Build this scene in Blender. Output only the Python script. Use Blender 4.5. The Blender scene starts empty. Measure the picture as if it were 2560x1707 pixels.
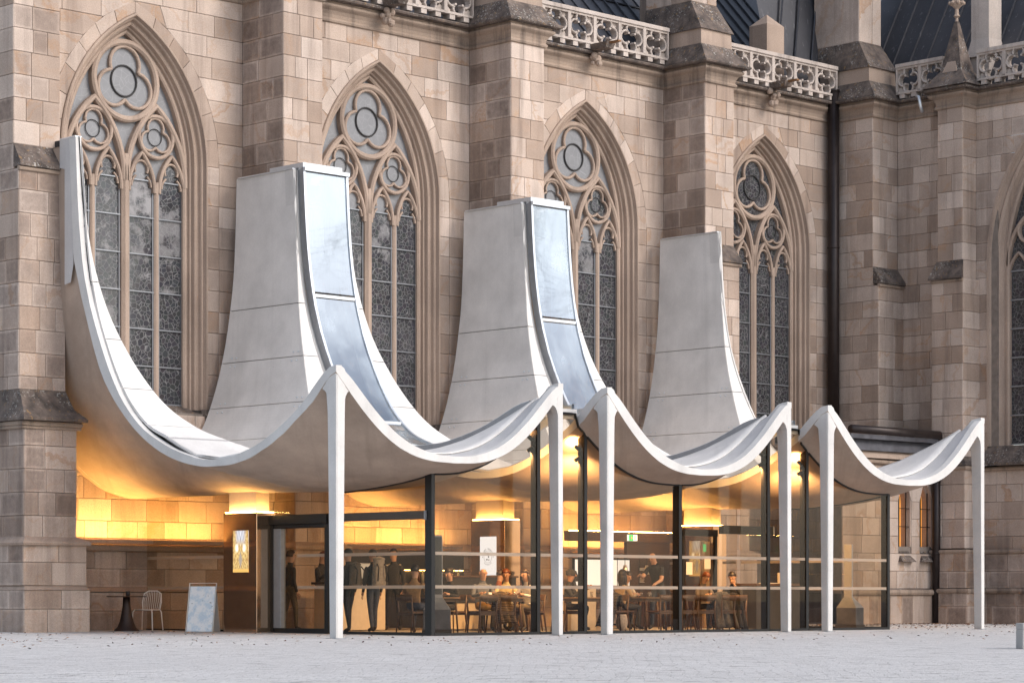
import bpy, bmesh, math, random
import numpy as np
from mathutils import Vector, Matrix
R = math.radians
scene = bpy.context.scene
col = scene.collection

# ------------------------------------------------------------------ camera
# world: X runs along the nave wall (to the right), Y into the church, Z up; front left pavilion column at 0,0
VIEW = Vector((0.6969, 0.7172, 0.0))
cam_data = bpy.data.cameras.new('camera')
cam = bpy.data.objects.new('camera', cam_data)
col.objects.link(cam)
CAM = Vector((-30.78, -36.324, 0.8))
cam.location = CAM
cam.rotation_euler = VIEW.to_track_quat('-Z', 'Y').to_euler()
cam_data.sensor_width = 36.0
cam_data.lens = 36.0 * 6452 / 2560
cam_data.shift_y = (1492 - 853.5) / 2560
cam_data.clip_start = 0.5
cam_data.clip_end = 600
scene.camera = cam

# ------------------------------------------------------------------ sky, sun, exposure
SUN_TO = Vector((0.24, -0.78, 0.58)).normalized()
elev = math.asin(SUN_TO.z); azim = math.atan2(SUN_TO.x, SUN_TO.y)
world = bpy.data.worlds.new('World'); scene.world = world
world.use_nodes = True
wn = world.node_tree.nodes; wl = world.node_tree.links
sky = wn.new('ShaderNodeTexSky'); sky.sky_type = 'NISHITA'
sky.sun_disc = False; sky.sun_elevation = elev; sky.sun_rotation = azim
sky.air_density = 1.0; sky.dust_density = 1.5; sky.ozone_density = 1.0
bg = wn.get('Background') or wn.new('ShaderNodeBackground')
bg.inputs['Strength'].default_value = 0.15
hsv = wn.new('ShaderNodeHueSaturation'); hsv.inputs['Saturation'].default_value = 0.60     # thin overcast: a paler sky
wl.new(sky.outputs[0], hsv.inputs['Color']); wl.new(hsv.outputs[0], bg.inputs['Color'])
sun_d = bpy.data.lights.new('sun', 'SUN'); sun_d.energy = 1.0; sun_d.angle = R(24); sun_d.color = (1.0, 0.93, 0.86)
sun = bpy.data.objects.new('sun', sun_d); col.objects.link(sun)
sun.rotation_euler = SUN_TO.to_track_quat('Z', 'Y').to_euler()
scene.view_settings.view_transform = 'Standard'
scene.view_settings.look = 'None'
scene.view_settings.gamma = 1.0
scene.view_settings.use_curve_mapping = False
scene.view_settings.exposure = 0.85
scene.cycles.use_denoising = True
scene.cycles.max_bounces = 10
scene.cycles.transparent_max_bounces = 24
scene.cycles.caustics_reflective = False
scene.cycles.caustics_refractive = False
scene.cycles.sample_clamp_indirect = 6.0

# ------------------------------------------------------------------ helpers
rng = random.Random(7)
def proj(p):
    d = Vector((p[0], p[1], 0)) - Vector((CAM.x, CAM.y, 0))
    cx = d.x * 0.7172 - d.y * 0.6969; cz = d.x * 0.6969 + d.y * 0.7172
    return 1280 + 6452 * cx / cz, 1492 - 6452 * (p[2] - 0.8) / cz

class MB:
    """collects shapes into one mesh"""
    def __init__(s): s.v = []; s.f = []; s.fm = []; s.uv = []; s.tone = []
    def add(s, vs, fs, m=0, uv=None, tone=None):
        o = len(s.v); s.v += [tuple(v) for v in vs]
        for k, f in enumerate(fs):
            s.f.append([o + i for i in f]); s.fm.append(m)
            s.uv.append(uv[k] if uv else None); s.tone.append(tone)
        return s
    def box(s, x0, x1, y0, y1, z0, z1, m=0):
        vs = [(x0,y0,z0),(x1,y0,z0),(x1,y1,z0),(x0,y1,z0),(x0,y0,z1),(x1,y0,z1),(x1,y1,z1),(x0,y1,z1)]
        return s.add(vs, [(0,3,2,1),(4,5,6,7),(0,1,5,4),(1,2,6,5),(2,3,7,6),(3,0,4,7)], m)
    def frustum(s, b, z0, t, z1, m=0):
        (a0,a1,c0,c1) = b; (d0,d1,e0,e1) = t
        vs = [(a0,c0,z0),(a1,c0,z0),(a1,c1,z0),(a0,c1,z0),(d0,e0,z1),(d1,e0,z1),(d1,e1,z1),(d0,e1,z1)]
        return s.add(vs, [(0,3,2,1),(4,5,6,7),(0,1,5,4),(1,2,6,5),(2,3,7,6),(3,0,4,7)], m)
    def bar(s, p, q, w, h=None, m=0, up=(0,0,1)):
        p = Vector(p); q = Vector(q); h = h or w
        d = (q - p).normalized(); u = Vector(up)
        if abs(d.dot(u)) > .98: u = Vector((1,0,0))
        a = d.cross(u).normalized(); b = a.cross(d)
        vs = [e + a * sx * w / 2 + b * sz * h / 2 for e in (p, q) for sx, sz in ((-1,-1),(1,-1),(1,1),(-1,1))]
        return s.add(vs, [(0,1,2,3),(7,6,5,4),(0,4,5,1),(1,5,6,2),(2,6,7,3),(3,7,4,0)], m)
    def tube(s, pts, r, n=8, m=0, closed=False, cap=True):
        pts = [Vector(p) for p in pts]; N = len(pts)
        rs = r if isinstance(r, (list, tuple)) else [r] * N
        vs = []; u = None
        for i, p in enumerate(pts):
            a = pts[(i - 1) % N] if (i or closed) else p
            b = pts[(i + 1) % N] if (i < N - 1 or closed) else p
            d = (b - a).normalized()
            if u is None:
                u = d.orthogonal().normalized()
            u = (u - d * u.dot(d))
            u = u.normalized() if u.length > 1e-6 else d.orthogonal().normalized()
            w = d.cross(u)
            for k in range(n):
                t = 2 * math.pi * k / n
                vs.append(p + (u * math.cos(t) + w * math.sin(t)) * rs[i])
        fs = []
        for i in range(N if closed else N - 1):
            j = (i + 1) % N
            for k in range(n):
                l = (k + 1) % n
                fs.append((i*n+k, i*n+l, j*n+l, j*n+k))
        if cap and not closed:
            fs.append(tuple(reversed(range(n)))); fs.append(tuple((N-1)*n + k for k in range(n)))
        return s.add(vs, fs, m)
    def lathe(s, prof, c=(0,0,0), n=16, m=0):
        vs = []
        for r, z in prof:
            for k in range(n):
                t = 2 * math.pi * k / n
                vs.append((c[0] + r * math.cos(t), c[1] + r * math.sin(t), c[2] + z))
        fs = []
        for i in range(len(prof) - 1):
            for k in range(n):
                l = (k + 1) % n
                fs.append((i*n+k, i*n+l, (i+1)*n+l, (i+1)*n+k))
        fs.append(tuple(reversed(range(n)))); fs.append(tuple((len(prof)-1)*n + k for k in range(n)))
        return s.add(vs, fs, m)
    def prism(s, poly, o, a, b, depth, m=0):
        """polygon (p,q) in plane o + p*a + q*b, extruded along a x b by depth"""
        o = Vector(o); a = Vector(a); b = Vector(b); n = a.cross(b).normalized() * depth
        N = len(poly)
        v0 = [o + a * p + b * q for p, q in poly]
        vs = v0 + [v + n for v in v0]
        fs = [tuple(range(N))[::-1], tuple(range(N, 2*N))] + [(i, (i+1) % N, N + (i+1) % N, N + i) for i in range(N)]
        return s.add(vs, fs, m)
    def grid(s, rows, m=0, closed=False):
        n = len(rows[0]); vs = [p for r in rows for p in r]; fs = []
        for i in range(len(rows) - 1):
            for k in range(n if closed else n - 1):
                l = (k + 1) % n
                fs.append((i*n+k, i*n+l, (i+1)*n+l, (i+1)*n+k))
        return s.add(vs, fs, m)
    def ball(s, c, r, n=10, m=0, sc=(1,1,1)):
        prof = [(math.sin(math.pi*i/(n//2+1)) , -math.cos(math.pi*i/(n//2+1))) for i in range(1, n//2+1)]
        vs = [(c[0], c[1], c[2] - r*sc[2])]
        for rr, z in prof:
            for k in range(n):
                t = 2*math.pi*k/n
                vs.append((c[0]+rr*r*sc[0]*math.cos(t), c[1]+rr*r*sc[1]*math.sin(t), c[2]+z*r*sc[2]))
        vs.append((c[0], c[1], c[2] + r*sc[2]))
        P = len(prof); fs = [(0, 1+(k+1) % n, 1+k) for k in range(n)]
        for i in range(P-1):
            for k in range(n):
                l = (k+1) % n
                fs.append((1+i*n+k, 1+i*n+l, 1+(i+1)*n+l, 1+(i+1)*n+k))
        e = len(vs)-1
        fs += [(e, 1+(P-1)*n+k, 1+(P-1)*n+(k+1) % n) for k in range(n)]
        return s.add(vs, fs, m)
    def mesh(s, name, mats, smooth=False):
        me = bpy.data.meshes.new(name)
        me.from_pydata(s.v, [], s.f)
        for mt in (mats if isinstance(mats, (list, tuple)) else [mats]): me.materials.append(mt)
        me.polygons.foreach_set('material_index', s.fm)
        if smooth: me.polygons.foreach_set('use_smooth', [True] * len(s.f))
        if any(u is not None for u in s.uv):
            l = me.uv_layers.new(name='UVMap'); k = 0
            for fi, f in enumerate(s.f):
                for j in range(len(f)):
                    l.data[k].uv = s.uv[fi][j] if s.uv[fi] else (.5, .5)
                    k += 1
        if any(t is not None for t in s.tone):
            ca = me.color_attributes.new('tone', 'FLOAT_COLOR', 'CORNER'); k = 0
            for fi, f in enumerate(s.f):
                t = s.tone[fi] or (.5, .5, .2)
                for j in range(len(f)):
                    ca.data[k].color = (t[0], t[1], t[2], 1); k += 1
        me.update()
        return me
    def build(s, name, mats, parent=None, smooth=False, fix=True):
        me = s.mesh(name, mats, smooth)
        if fix:
            bm = bmesh.new(); bm.from_mesh(me)
            bmesh.ops.recalc_face_normals(bm, faces=bm.faces)
            bm.to_mesh(me); bm.free()
        return obj(name, me, parent)

def obj(name, me, parent=None):
    o = bpy.data.objects.new(name, me); col.objects.link(o)
    if parent is not None: o.parent = parent
    return o
def tag(o, label=None, cat=None, group=None, kind=None):
    if label: o['label'] = label
    if cat: o['category'] = cat
    if group: o['group'] = group
    if kind: o['kind'] = kind
    return o
def thing(name, label, cat, loc=(0,0,0), rz=0.0, group=None):
    o = bpy.data.objects.new(name, None); col.objects.link(o)
    o.location = loc; o.rotation_euler = (0, 0, rz); o.empty_display_size = .2
    return tag(o, label, cat, group)
def bevel(o, w=.01, seg=2, ang=40):
    m = o.modifiers.new('bevel', 'BEVEL'); m.width = w; m.segments = seg
    m.limit_method = 'ANGLE'; m.angle_limit = R(ang); m.harden_normals = False
    return o
def copy_tree(o, loc, rz, label=None, group=None):
    c = o.copy(); col.objects.link(c); c.location = loc; c.rotation_euler = (0, 0, rz)
    if label: c['label'] = label
    if group: c['group'] = group
    for ch in o.children:
        d = ch.copy(); col.objects.link(d); d.parent = c
        for g in ch.children:
            e = g.copy(); col.objects.link(e); e.parent = d
    return c

# ------------------------------------------------------------------ materials
def new_mat(name):
    m = bpy.data.materials.new(name); m.use_nodes = True
    nt = m.node_tree; b = nt.nodes.get('Principled BSDF')
    return m, nt, b
class NB:
    """short hand for shader nodes"""
    def __init__(s, nt): s.nt = nt
    def n(s, t, **kw):
        x = s.nt.nodes.new('ShaderNode' + t)
        for k, v in kw.items(): setattr(x, k, v)
        return x
    def put(s, sock, v):
        if isinstance(v, bpy.types.NodeSocket): s.nt.links.new(v, sock)
        else:
            if isinstance(v, (tuple, list)) and len(v) == 3 and sock.type == 'RGBA': v = (*v, 1)
            sock.default_value = v
    def math(s, op, a, b=0.0, clamp=False):
        x = s.n('Math', operation=op); x.use_clamp = clamp
        s.put(x.inputs[0], a); s.put(x.inputs[1], b); return x.outputs[0]
    def mix(s, f, a, b, mode='MIX'):
        x = s.n('MixRGB', blend_type=mode); s.put(x.inputs[0], f); s.put(x.inputs[1], a); s.put(x.inputs[2], b); return x.outputs[0]
    def ramp(s, f, pts):
        x = s.n('ValToRGB'); s.put(x.inputs[0], f); e = x.color_ramp.elements
        while len(e) < len(pts): e.new(.5)
        for i, (p, c) in enumerate(pts):
            e[i].position = p; e[i].color = (c, c, c, 1) if isinstance(c, (int, float)) else (*c, 1)
        return x.outputs[0]
    def noise(s, vec=None, scale=5.0, detail=4.0, rough=.55, dim='3D'):
        x = s.n('TexNoise', noise_dimensions=dim)
        if vec is not None: s.put(x.inputs['Vector'], vec)
        x.inputs['Scale'].default_value = scale; x.inputs['Detail'].default_value = detail; x.inputs['Roughness'].default_value = rough
        return x.outputs['Fac']
    def vor(s, vec, scale, feature='F1'):
        x = s.n('TexVoronoi', feature=feature)
        if vec is not None: s.put(x.inputs['Vector'], vec)
        x.inputs['Scale'].default_value = scale
        return x.outputs['Distance']
    def pos(s): return s.n('NewGeometry').outputs['Position']
    def objc(s): return s.n('TexCoord').outputs['Object']
    def scale(s, v, sc, off=None):
        x = s.n('Mapping'); s.put(x.inputs['Vector'], v); x.inputs['Scale'].default_value = sc
        if off is not None: s.put(x.inputs['Location'], off)
        return x.outputs[0]
    def sep(s, v):
        x = s.n('SeparateXYZ'); s.put(x.inputs[0], v); return x.outputs
    def comb(s, a, b, c):
        x = s.n('CombineXYZ'); s.put(x.inputs[0], a); s.put(x.inputs[1], b); s.put(x.inputs[2], c); return x.outputs[0]
    def bump(s, h, strength=.3, dist=.01):
        x = s.n('Bump'); x.inputs['Strength'].default_value = strength; x.inputs['Distance'].default_value = dist
        s.put(x.inputs['Height'], h); return x.outputs[0]
def simple(name, c, rough=.6, metal=0.0, var=.12, scale=9.0, spec=.5, bump=0.0):
    m, nt, b = new_mat(name); N = NB(nt)
    f = N.noise(N.pos(), scale, 5)
    k = N.ramp(f, [(.3, 1 - var), (.7, 1 + var)])
    N.put(b.inputs['Base Color'], N.mix(1.0, c, k, 'MULTIPLY'))
    N.put(b.inputs['Roughness'], N.math('ADD', rough - .06, N.math('MULTIPLY', f, .12)))
    b.inputs['Metallic'].default_value = metal; b.inputs['Specular IOR Level'].default_value = spec
    if bump: N.put(b.inputs['Normal'], N.bump(N.noise(N.pos(), scale * 8, 4), bump, .004))
    return m
def emit(name, c, st):
    m, nt, b = new_mat(name)
    b.inputs['Base Color'].default_value = (*[min(1, x) for x in c], 1)
    b.inputs['Emission Color'].default_value = (*c, 1); b.inputs['Emission Strength'].default_value = st
    return m
def stone_mat(name, base_a, base_b, vein, dirt, use_uv=True, streak=.35):
    m, nt, b = new_mat(name); N = NB(nt)
    P = N.pos(); x, y, z = N.sep(P)[:3]
    at = N.n('Attribute', attribute_name='tone'); r, g, w = N.sep(at.outputs['Vector'])[:3]
    h = N.math('SUBTRACT', x, y)
    th = N.math('MULTIPLY', g, 3.1)
    d = N.math('ADD', N.math('MULTIPLY', h, N.math('COSINE', th)), N.math('MULTIPLY', z, N.math('SINE', th)))
    wob = N.noise(P, 2.2, 4, .6)
    dd = N.math('ADD', N.math('ADD', N.math('MULTIPLY', d, 2.6), N.math('MULTIPLY', wob, 2.4)), N.math('MULTIPLY', r, 61.0))
    band = N.noise(N.comb(dd, N.math('MULTIPLY', r, 13.0), 0.0), 1.6, 5, .7)
    c = N.mix(r, base_a, base_b)
    vm = N.math('MULTIPLY', N.ramp(band, [(.52, 0.0), (.66, .75), (.70, .2), (.8, .6)]), N.ramp(N.math('FRACT', N.math('MULTIPLY', r, 7.3)), [(.25, .2), (.8, 1.0)]))
    c = N.mix(vm, c, vein)
    gr = N.noise(P, 42, 3, .7)
    c = N.mix(1.0, c, N.ramp(gr, [(.3, .80), (.7, 1.13)]), 'MULTIPLY')
    big = N.noise(P, .7, 3)
    c = N.mix(1.0, c, N.ramp(big, [(.3, .82), (.7, 1.10)]), 'MULTIPLY')
    # weathered skin in the middle of the stone, margins cleaner
    pn = N.noise(P, 5.5, 6, .7)
    if use_uv:
        uv = N.n('UVMap', uv_map='UVMap').outputs[0]; u, v = N.sep(uv)[:2]
        def edge(t): return N.math('MINIMUM', t, N.math('SUBTRACT', 1.0, t))
        mg = N.math('MINIMUM', edge(u), N.math('MULTIPLY', edge(v), .8))
        mg = N.math('ADD', mg, N.math('MULTIPLY', N.math('SUBTRACT', pn, .5), .09))
        mk = N.ramp(mg, [(.03, .30), (.12, 1.0)])
    else:
        mk = N.ramp(pn, [(.35, .2), (.65, 1.0)])
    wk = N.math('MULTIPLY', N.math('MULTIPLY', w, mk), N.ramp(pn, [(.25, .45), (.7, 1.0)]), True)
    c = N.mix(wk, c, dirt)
    # run-off streaks
    sv = N.noise(N.comb(N.math('MULTIPLY', h, 3.2), N.math('MULTIPLY', N.math('ADD', x, y), .6), N.math('MULTIPLY', z, .22)), 1.0, 5, .6)
    c = N.mix(N.math('MULTIPLY', N.ramp(sv, [(.50, 0.0), (.74, 1.0)]), streak), c, dirt)
    pit = N.ramp(N.vor(P, 9.0), [(.0, 1.0), (.07, 0.0)])
    pit = N.math('MULTIPLY', pit, N.ramp(N.noise(P, 1.3, 2), [(.5, 0.0), (.62, 1.0)]))
    c = N.mix(N.math('MULTIPLY', pit, .75), c, (.06, .045, .04))
    N.put(b.inputs['Base Color'], c)
    b.inputs['Roughness'].default_value = .88; b.inputs['Specular IOR Level'].default_value = .25
    hh = N.math('SUBTRACT', N.math('ADD', N.math('MULTIPLY', gr, .5), N.math('MULTIPLY', pn, .8)), N.math('MULTIPLY', pit, 1.2))
    N.put(b.inputs['Normal'], N.bump(hh, .45, .012))
    return m
DIRT = (.115, .083, .07)
M = {}
M['stone'] = stone_mat('sandstone_ashlar', (.385, .288, .228), (.60, .49, .42), (.44, .255, .14), DIRT, streak=.5)
M['trim'] = stone_mat('sandstone_trim', (.40, .305, .245), (.53, .42, .35), (.42, .27, .17), (.13, .095, .08), use_uv=False, streak=.45)
M['cornice'] = stone_mat('weathered_cornice', (.34, .26, .205), (.43, .34, .28), (.30, .19, .12), (.075, .058, .05), use_uv=False, streak=.85)
def cap_mat():
    m, nt, b = new_mat('weathered_capstone'); N = NB(nt); P = N.pos()
    f = N.noise(P, 3.0, 6, .65)
    c = N.mix(N.ramp(f, [(.35, 0.0), (.7, 1.0)]), (.055, .043, .038), (.19, .145, .12))
    li = N.math('MULTIPLY', N.ramp(N.noise(P, 17, 5, .75), [(.56, 0.0), (.62, 1.0)]), N.ramp(N.noise(P, 1.6, 2), [(.45, 0.0), (.6, 1.0)]))
    c = N.mix(N.math('MULTIPLY', li, .8), c, (.50, .48, .44))
    og = N.math('MULTIPLY', N.ramp(N.noise(P, 9, 4), [(.62, 0.0), (.68, 1.0)]), .5)
    c = N.mix(og, c, (.33, .19, .07))
    N.put(b.inputs['Base Color'], c); b.inputs['Roughness'].default_value = .92
    N.put(b.inputs['Normal'], N.bump(N.noise(P, 24, 5, .7), .6, .02))
    return m
M['cap'] = cap_mat()
M['mortar'] = simple('mortar', (.20, .165, .14), .95, var=.2, scale=6)
def concrete(name, c, stain=.25, pits=True, rough=.88):
    m, nt, b = new_mat(name); N = NB(nt); P = N.pos(); x, y, z = N.sep(P)[:3]
    f = N.noise(P, 1.1, 6, .6); g = N.noise(P, 30, 4, .6)
    k = N.mix(1.0, c, N.ramp(f, [(.3, 1 - stain * .45), (.7, 1 + stain * .22)]), 'MULTIPLY')
    k = N.mix(1.0, k, N.ramp(g, [(.3, .95), (.7, 1.04)]), 'MULTIPLY')
    st = N.noise(N.comb(N.math('MULTIPLY', N.math('SUBTRACT', x, y), 2.4), N.math('MULTIPLY', y, .4), N.math('MULTIPLY', z, .12)), 1.0, 5, .6)
    k = N.mix(N.math('MULTIPLY', N.ramp(st, [(.55, 0.0), (.78, 1.0)]), stain), k, tuple(v * .62 for v in c))
    h = g
    if pits:
        pt = N.ramp(N.vor(P, 3.4), [(.0, 1.0), (.045, 0.0)])
        k = N.mix(N.math('MULTIPLY', pt, .7), k, (.16, .13, .115))
        h = N.math('SUBTRACT', g, N.math('MULTIPLY', pt, 2.0))
    N.put(b.inputs['Base Color'], k)
    b.inputs['Roughness'].default_value = rough; b.inputs['Specular IOR Level'].default_value = .15
    N.put(b.inputs['Normal'], N.bump(h, .25, .006))
    return m
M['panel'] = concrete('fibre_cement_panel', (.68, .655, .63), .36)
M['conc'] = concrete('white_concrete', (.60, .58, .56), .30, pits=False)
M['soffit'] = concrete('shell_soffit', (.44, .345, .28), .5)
M['seam'] = simple('panel_seam', (.035, .033, .033), .8)
M['black'] = simple('black_steel', (.009, .008, .008), .4, 0.0, .25, 5, .3)
M['pipe'] = simple('dark_pipe', (.028, .020, .019), .42, .5, .25, 4)
M['alu'] = simple('pale_aluminium', (.62, .65, .69), .35, .55, .06)
M['alud'] = simple('grey_aluminium', (.26, .27, .29), .4, .5, .08)
M['lead'] = simple('lead_sheet', (.10, .10, .115), .5, .5, .35, 2.5)
def roof_mat():
    m, nt, b = new_mat('roof_sheet'); N = NB(nt); P = N.pos()
    f = N.noise(P, 1.2, 5, .6); s = N.noise(N.scale(P, (6, 6, .6)), 2.0, 4)
    c = N.mix(f, (.030, .031, .037), (.085, .085, .097)); c = N.mix(N.math('MULTIPLY', N.ramp(s, [(.62, 0.0), (.72, 1.0)]), .35), c, (.3, .3, .32))
    N.put(b.inputs['Base Color'], c); b.inputs['Roughness'].default_value = .5; b.inputs['Metallic'].default_value = .3
    return m
M['roof'] = roof_mat()
def glass_mat(name, tint, base_refl, rough=0.0, film=0.0, gcol=(1, 1, 1), fcol=(.62, .6, .58)):
    m = bpy.data.materials.new(name); m.use_nodes = True; nt = m.node_tree; nt.nodes.clear(); N = NB(nt)
    out = N.n('OutputMaterial'); tr = N.n('BsdfTransparent'); gl = N.n('BsdfGlossy')
    tr.inputs[0].default_value = (*tint, 1); gl.inputs['Roughness'].default_value = rough
    gl.inputs['Color'].default_value = (*gcol, 1)
    fr = N.n('LayerWeight'); fr.inputs[0].default_value = .25
    k = N.math('ADD', N.math('MULTIPLY', N.math('POWER', fr.outputs['Facing'], 3.0), .75), base_refl, True)
    mx = N.n('MixShader'); N.put(mx.inputs[0], k); nt.links.new(tr.outputs[0], mx.inputs[1]); nt.links.new(gl.outputs[0], mx.inputs[2])
    last = mx.outputs[0]
    if film:
        df = N.n('BsdfDiffuse'); df.inputs[0].default_value = (*fcol, 1)
        sm = N.ramp(N.noise(N.scale(N.pos(), (1, 1, .5)), 1.3, 5, .6), [(.42, 0.0), (.8, 1.0)])
        m2 = N.n('MixShader'); N.put(m2.inputs[0], N.math('MULTIPLY', sm, film)); nt.links.new(last, m2.inputs[1]); nt.links.new(df.outputs[0], m2.inputs[2]); last = m2.outputs[0]
    nt.links.new(last, out.inputs[0])
    return m
M['glass'] = glass_mat('clear_glazing', (.80, .72, .62), .018, 0.0, .012)
M['skyglass'] = glass_mat('skylight_glazing', (.36, .43, .48), .42, .03, .40, (.92, .97, 1.0), (.70, .79, .86))
M['tumbler'] = glass_mat('drinking_glass', (.9, .9, .88), .12)
def band_mat():
    m = bpy.data.materials.new('frosted_marking'); m.use_nodes = True; nt = m.node_tree; nt.nodes.clear(); N = NB(nt)
    out = N.n('OutputMaterial'); tr = N.n('BsdfTransparent'); tr.inputs[0].default_value = (.95, .92, .88, 1)
    df = N.n('BsdfDiffuse'); df.inputs[0].default_value = (.60, .50, .41, 1); tl = N.n('BsdfTranslucent'); tl.inputs[0].default_value = (.75, .66, .55, 1)
    m1 = N.n('MixShader'); m1.inputs[0].default_value = .45; nt.links.new(df.outputs[0], m1.inputs[1]); nt.links.new(tl.outputs[0], m1.inputs[2])
    m2 = N.n('MixShader'); m2.inputs[0].default_value = .62; nt.links.new(tr.outputs[0], m2.inputs[1]); nt.links.new(m1.outputs[0], m2.inputs[2]); nt.links.new(m2.outputs[0], out.inputs[0])
    return m
M['band'] = band_mat()
LED = (1.0, .57, .16)
M['led'] = emit('led_strip', LED, 125.0)
M['led2'] = emit('led_cove', LED, 60.0)
M['lampface'] = emit('lamp_face', (1.0, .66, .32), 9.0)
# ------------------------------------------------------------------ ground
def sstep(a, b, t):
    t = max(0.0, min(1.0, (t - a) / (b - a))); return t * t * (3 - 2 * t)
def gz(x, y): return .045 * sstep(-2.2, .8, y) + .004 * max(0.0, y - .8)
def ground_mat():
    m, nt, b = new_mat('plaza_setts'); N = NB(nt); P = N.pos()
    rot = N.n('Mapping'); N.put(rot.inputs['Vector'], P); rot.inputs['Rotation'].default_value = (0, 0, R(46))
    wob = N.n('VectorMath', operation='ADD'); N.put(wob.inputs[0], rot.outputs[0])
    nz = N.n('TexNoise'); nz.inputs['Scale'].default_value = .35; N.put(nz.inputs['Vector'], P)
    sc = N.n('VectorMath', operation='SCALE'); N.put(sc.inputs[0], nz.outputs['Color']); sc.inputs['Scale'].default_value = .5
    N.put(wob.inputs[1], sc.outputs[0])
    br = N.n('TexBrick'); N.put(br.inputs['Vector'], wob.outputs[0])
    br.inputs['Scale'].default_value = 1.0; br.inputs['Brick Width'].default_value = .30; br.inputs['Row Height'].default_value = .22
    br.inputs['Mortar Size'].default_value = .012; br.inputs['Mortar Smooth'].default_value = .3
    br.inputs['Color1'].default_value = (.53, .505, .485, 1); br.inputs['Color2'].default_value = (.62, .595, .575, 1); br.inputs['Mortar'].default_value = (.30, .28, .265, 1)
    f = N.noise(P, 2.6, 6, .7)
    c = N.mix(N.math('MULTIPLY', N.ramp(f, [(.45, 1.0), (.62, 0.0)]), br.outputs['Fac']), br.outputs['Color'], (.58, .555, .535))
    c = N.mix(N.math('MULTIPLY', N.ramp(N.noise(P, .22, 4), [(.4, 0.0), (.7, 1.0)]), .35), c, (.47, .445, .43))
    c = N.mix(1.0, c, N.ramp(N.noise(P, 55, 3, .8), [(.3, .8), (.72, 1.18)]), 'MULTIPLY')
    dk = N.math('MULTIPLY', N.ramp(N.noise(N.scale(rot.outputs[0], (.75, 1.15, 1)), 3.0, 7, .72), [(.565, 0.0), (.63, 1.0)]), N.ramp(N.noise(P, .35, 3), [(.35, .25), (.6, 1.0)]))
    c = N.mix(N.math('MULTIPLY', dk, .9), c, (.09, .07, .062))
    sp = N.ramp(N.vor(P, 26.0), [(.0, 1.0), (.10, 0.0)])
    c = N.mix(N.math('MULTIPLY', sp, .55), c, (.62, .61, .61))
    N.put(b.inputs['Base Color'], c); b.inputs['Roughness'].default_value = .8
    hh = N.math('ADD', N.math('MULTIPLY', N.math('SUBTRACT', 1.0, br.outputs['Fac']), 1.2), N.math('MULTIPLY', N.noise(P, 14, 5, .7), 1.6))
    N.put(b.inputs['Normal'], N.bump(hh, .9, .022))
    return m
M['ground'] = ground_mat()
xs = sorted(set([-260, -120, -60, -30, -15] + [x * 1.5 for x in range(-6, 30)] + [60, 100, 180, 300]))
ys = sorted(set([-260, -120, -60, -30, -15, -8, -5] + [-3 + .35 * k for k in range(0, 16)] + [3, 5, 8, 12, 14, 30, 80, 200]))
g_ = MB(); g_.grid([[(x, y, gz(x, y)) for x in xs] for y in ys])
gr = g_.build('ground', M['ground'], smooth=True, fix=False); tag(gr, kind='structure')
if gr.data.polygons[0].normal.z < 0: gr.data.flip_normals()

# ------------------------------------------------------------------ cathedral
cath = thing('cathedral', 'large sandstone gothic cathedral with traceried pointed windows behind the white pavilion', 'cathedral', (3, 11, 0))
def part(mb, name, mats, parent=None, smooth=False, fix=True):
    """a part built in world coordinates under the cathedral (or one of its parts)"""
    o = mb.build(name, mats, None, smooth, fix); o.parent = parent or cath
    o.matrix_parent_inverse = INV[parent.name if parent else 'cathedral']
    return o
INV = {'cathedral': Matrix.Translation(cath.location).inverted()}
def hook(o, root):
    """remember the inverse so world-space meshes can be parented under o"""
    INV[o.name] = INV[root.name]; return o
def adopt(o, p, root):
    o.parent = p; o.matrix_parent_inverse = INV[root.name] if p is root else Matrix.Identity(4); return o

class Face:
    def __init__(s, ox, oy, sx, sy):
        L = math.hypot(sx, sy); s.o = (ox, oy); s.s = (sx / L, sy / L); s.n = (s.s[1], -s.s[0])
    def w(s, a, z, d=0.0): return (s.o[0] + s.s[0] * a + s.n[0] * d, s.o[1] + s.s[1] * a + s.n[1] * d, z)
def front(x, y): return Face(x, y, 1, 0)          # normal -Y, s along +X
def left(x, y): return Face(x, y, 0, -1)          # normal -X, s along -Y (towards the camera)
STONES = []
def stone(face, poly, weather, name='stone'):
    STONES.append((face, poly, weather, name))
def course(face, a0, a1, b0, b1, z0, z1, wmin, wmax, off=0, ln=(.55, .95), name='stone'):
    """stones between s=a (bottom a0..b0, top a1..b1)"""
    L = max(b0 - a0, b1 - a1)
    if L < .06 or z1 - z0 < .04: return
    n = max(1, round(L / rng.uniform(*ln)))
    cuts = [i / n + (rng.uniform(-.12, .12) / n if 0 < i < n else 0) for i in range(n + 1)]
    if n >= 2 and off: cuts = [0.0] + [min(.97, max(.03, c + (.22 / n) * (1 if off > 0 else -1))) for c in cuts[1:-1]] + [1.0]
    for i in range(n):
        p, q = cuts[i], cuts[i + 1]
        def at(t, lo, hi): return lo + (hi - lo) * t
        # inner cuts stay vertical
        m0 = at(p, min(a0, a1), max(b0, b1)); m1 = at(q, min(a0, a1), max(b0, b1))
        bl, tl = (a0, a1) if i == 0 else (max(m0, a0), max(m0, a1))
        br, tr = (b0, b1) if i == n - 1 else (min(m1, b0), min(m1, b1))
        if br - bl < .02 and tr - tl < .02: continue
        br = max(br, bl + .004); tr = max(tr, tl + .004)
        stone(face, [(bl, z0), (br, z0), (tr, z1), (tl, z1)], rng.uniform(wmin, wmax) if rng.random() < .75 else wmin * .5, name)
CH = .482; Z0C = 14.05
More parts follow.
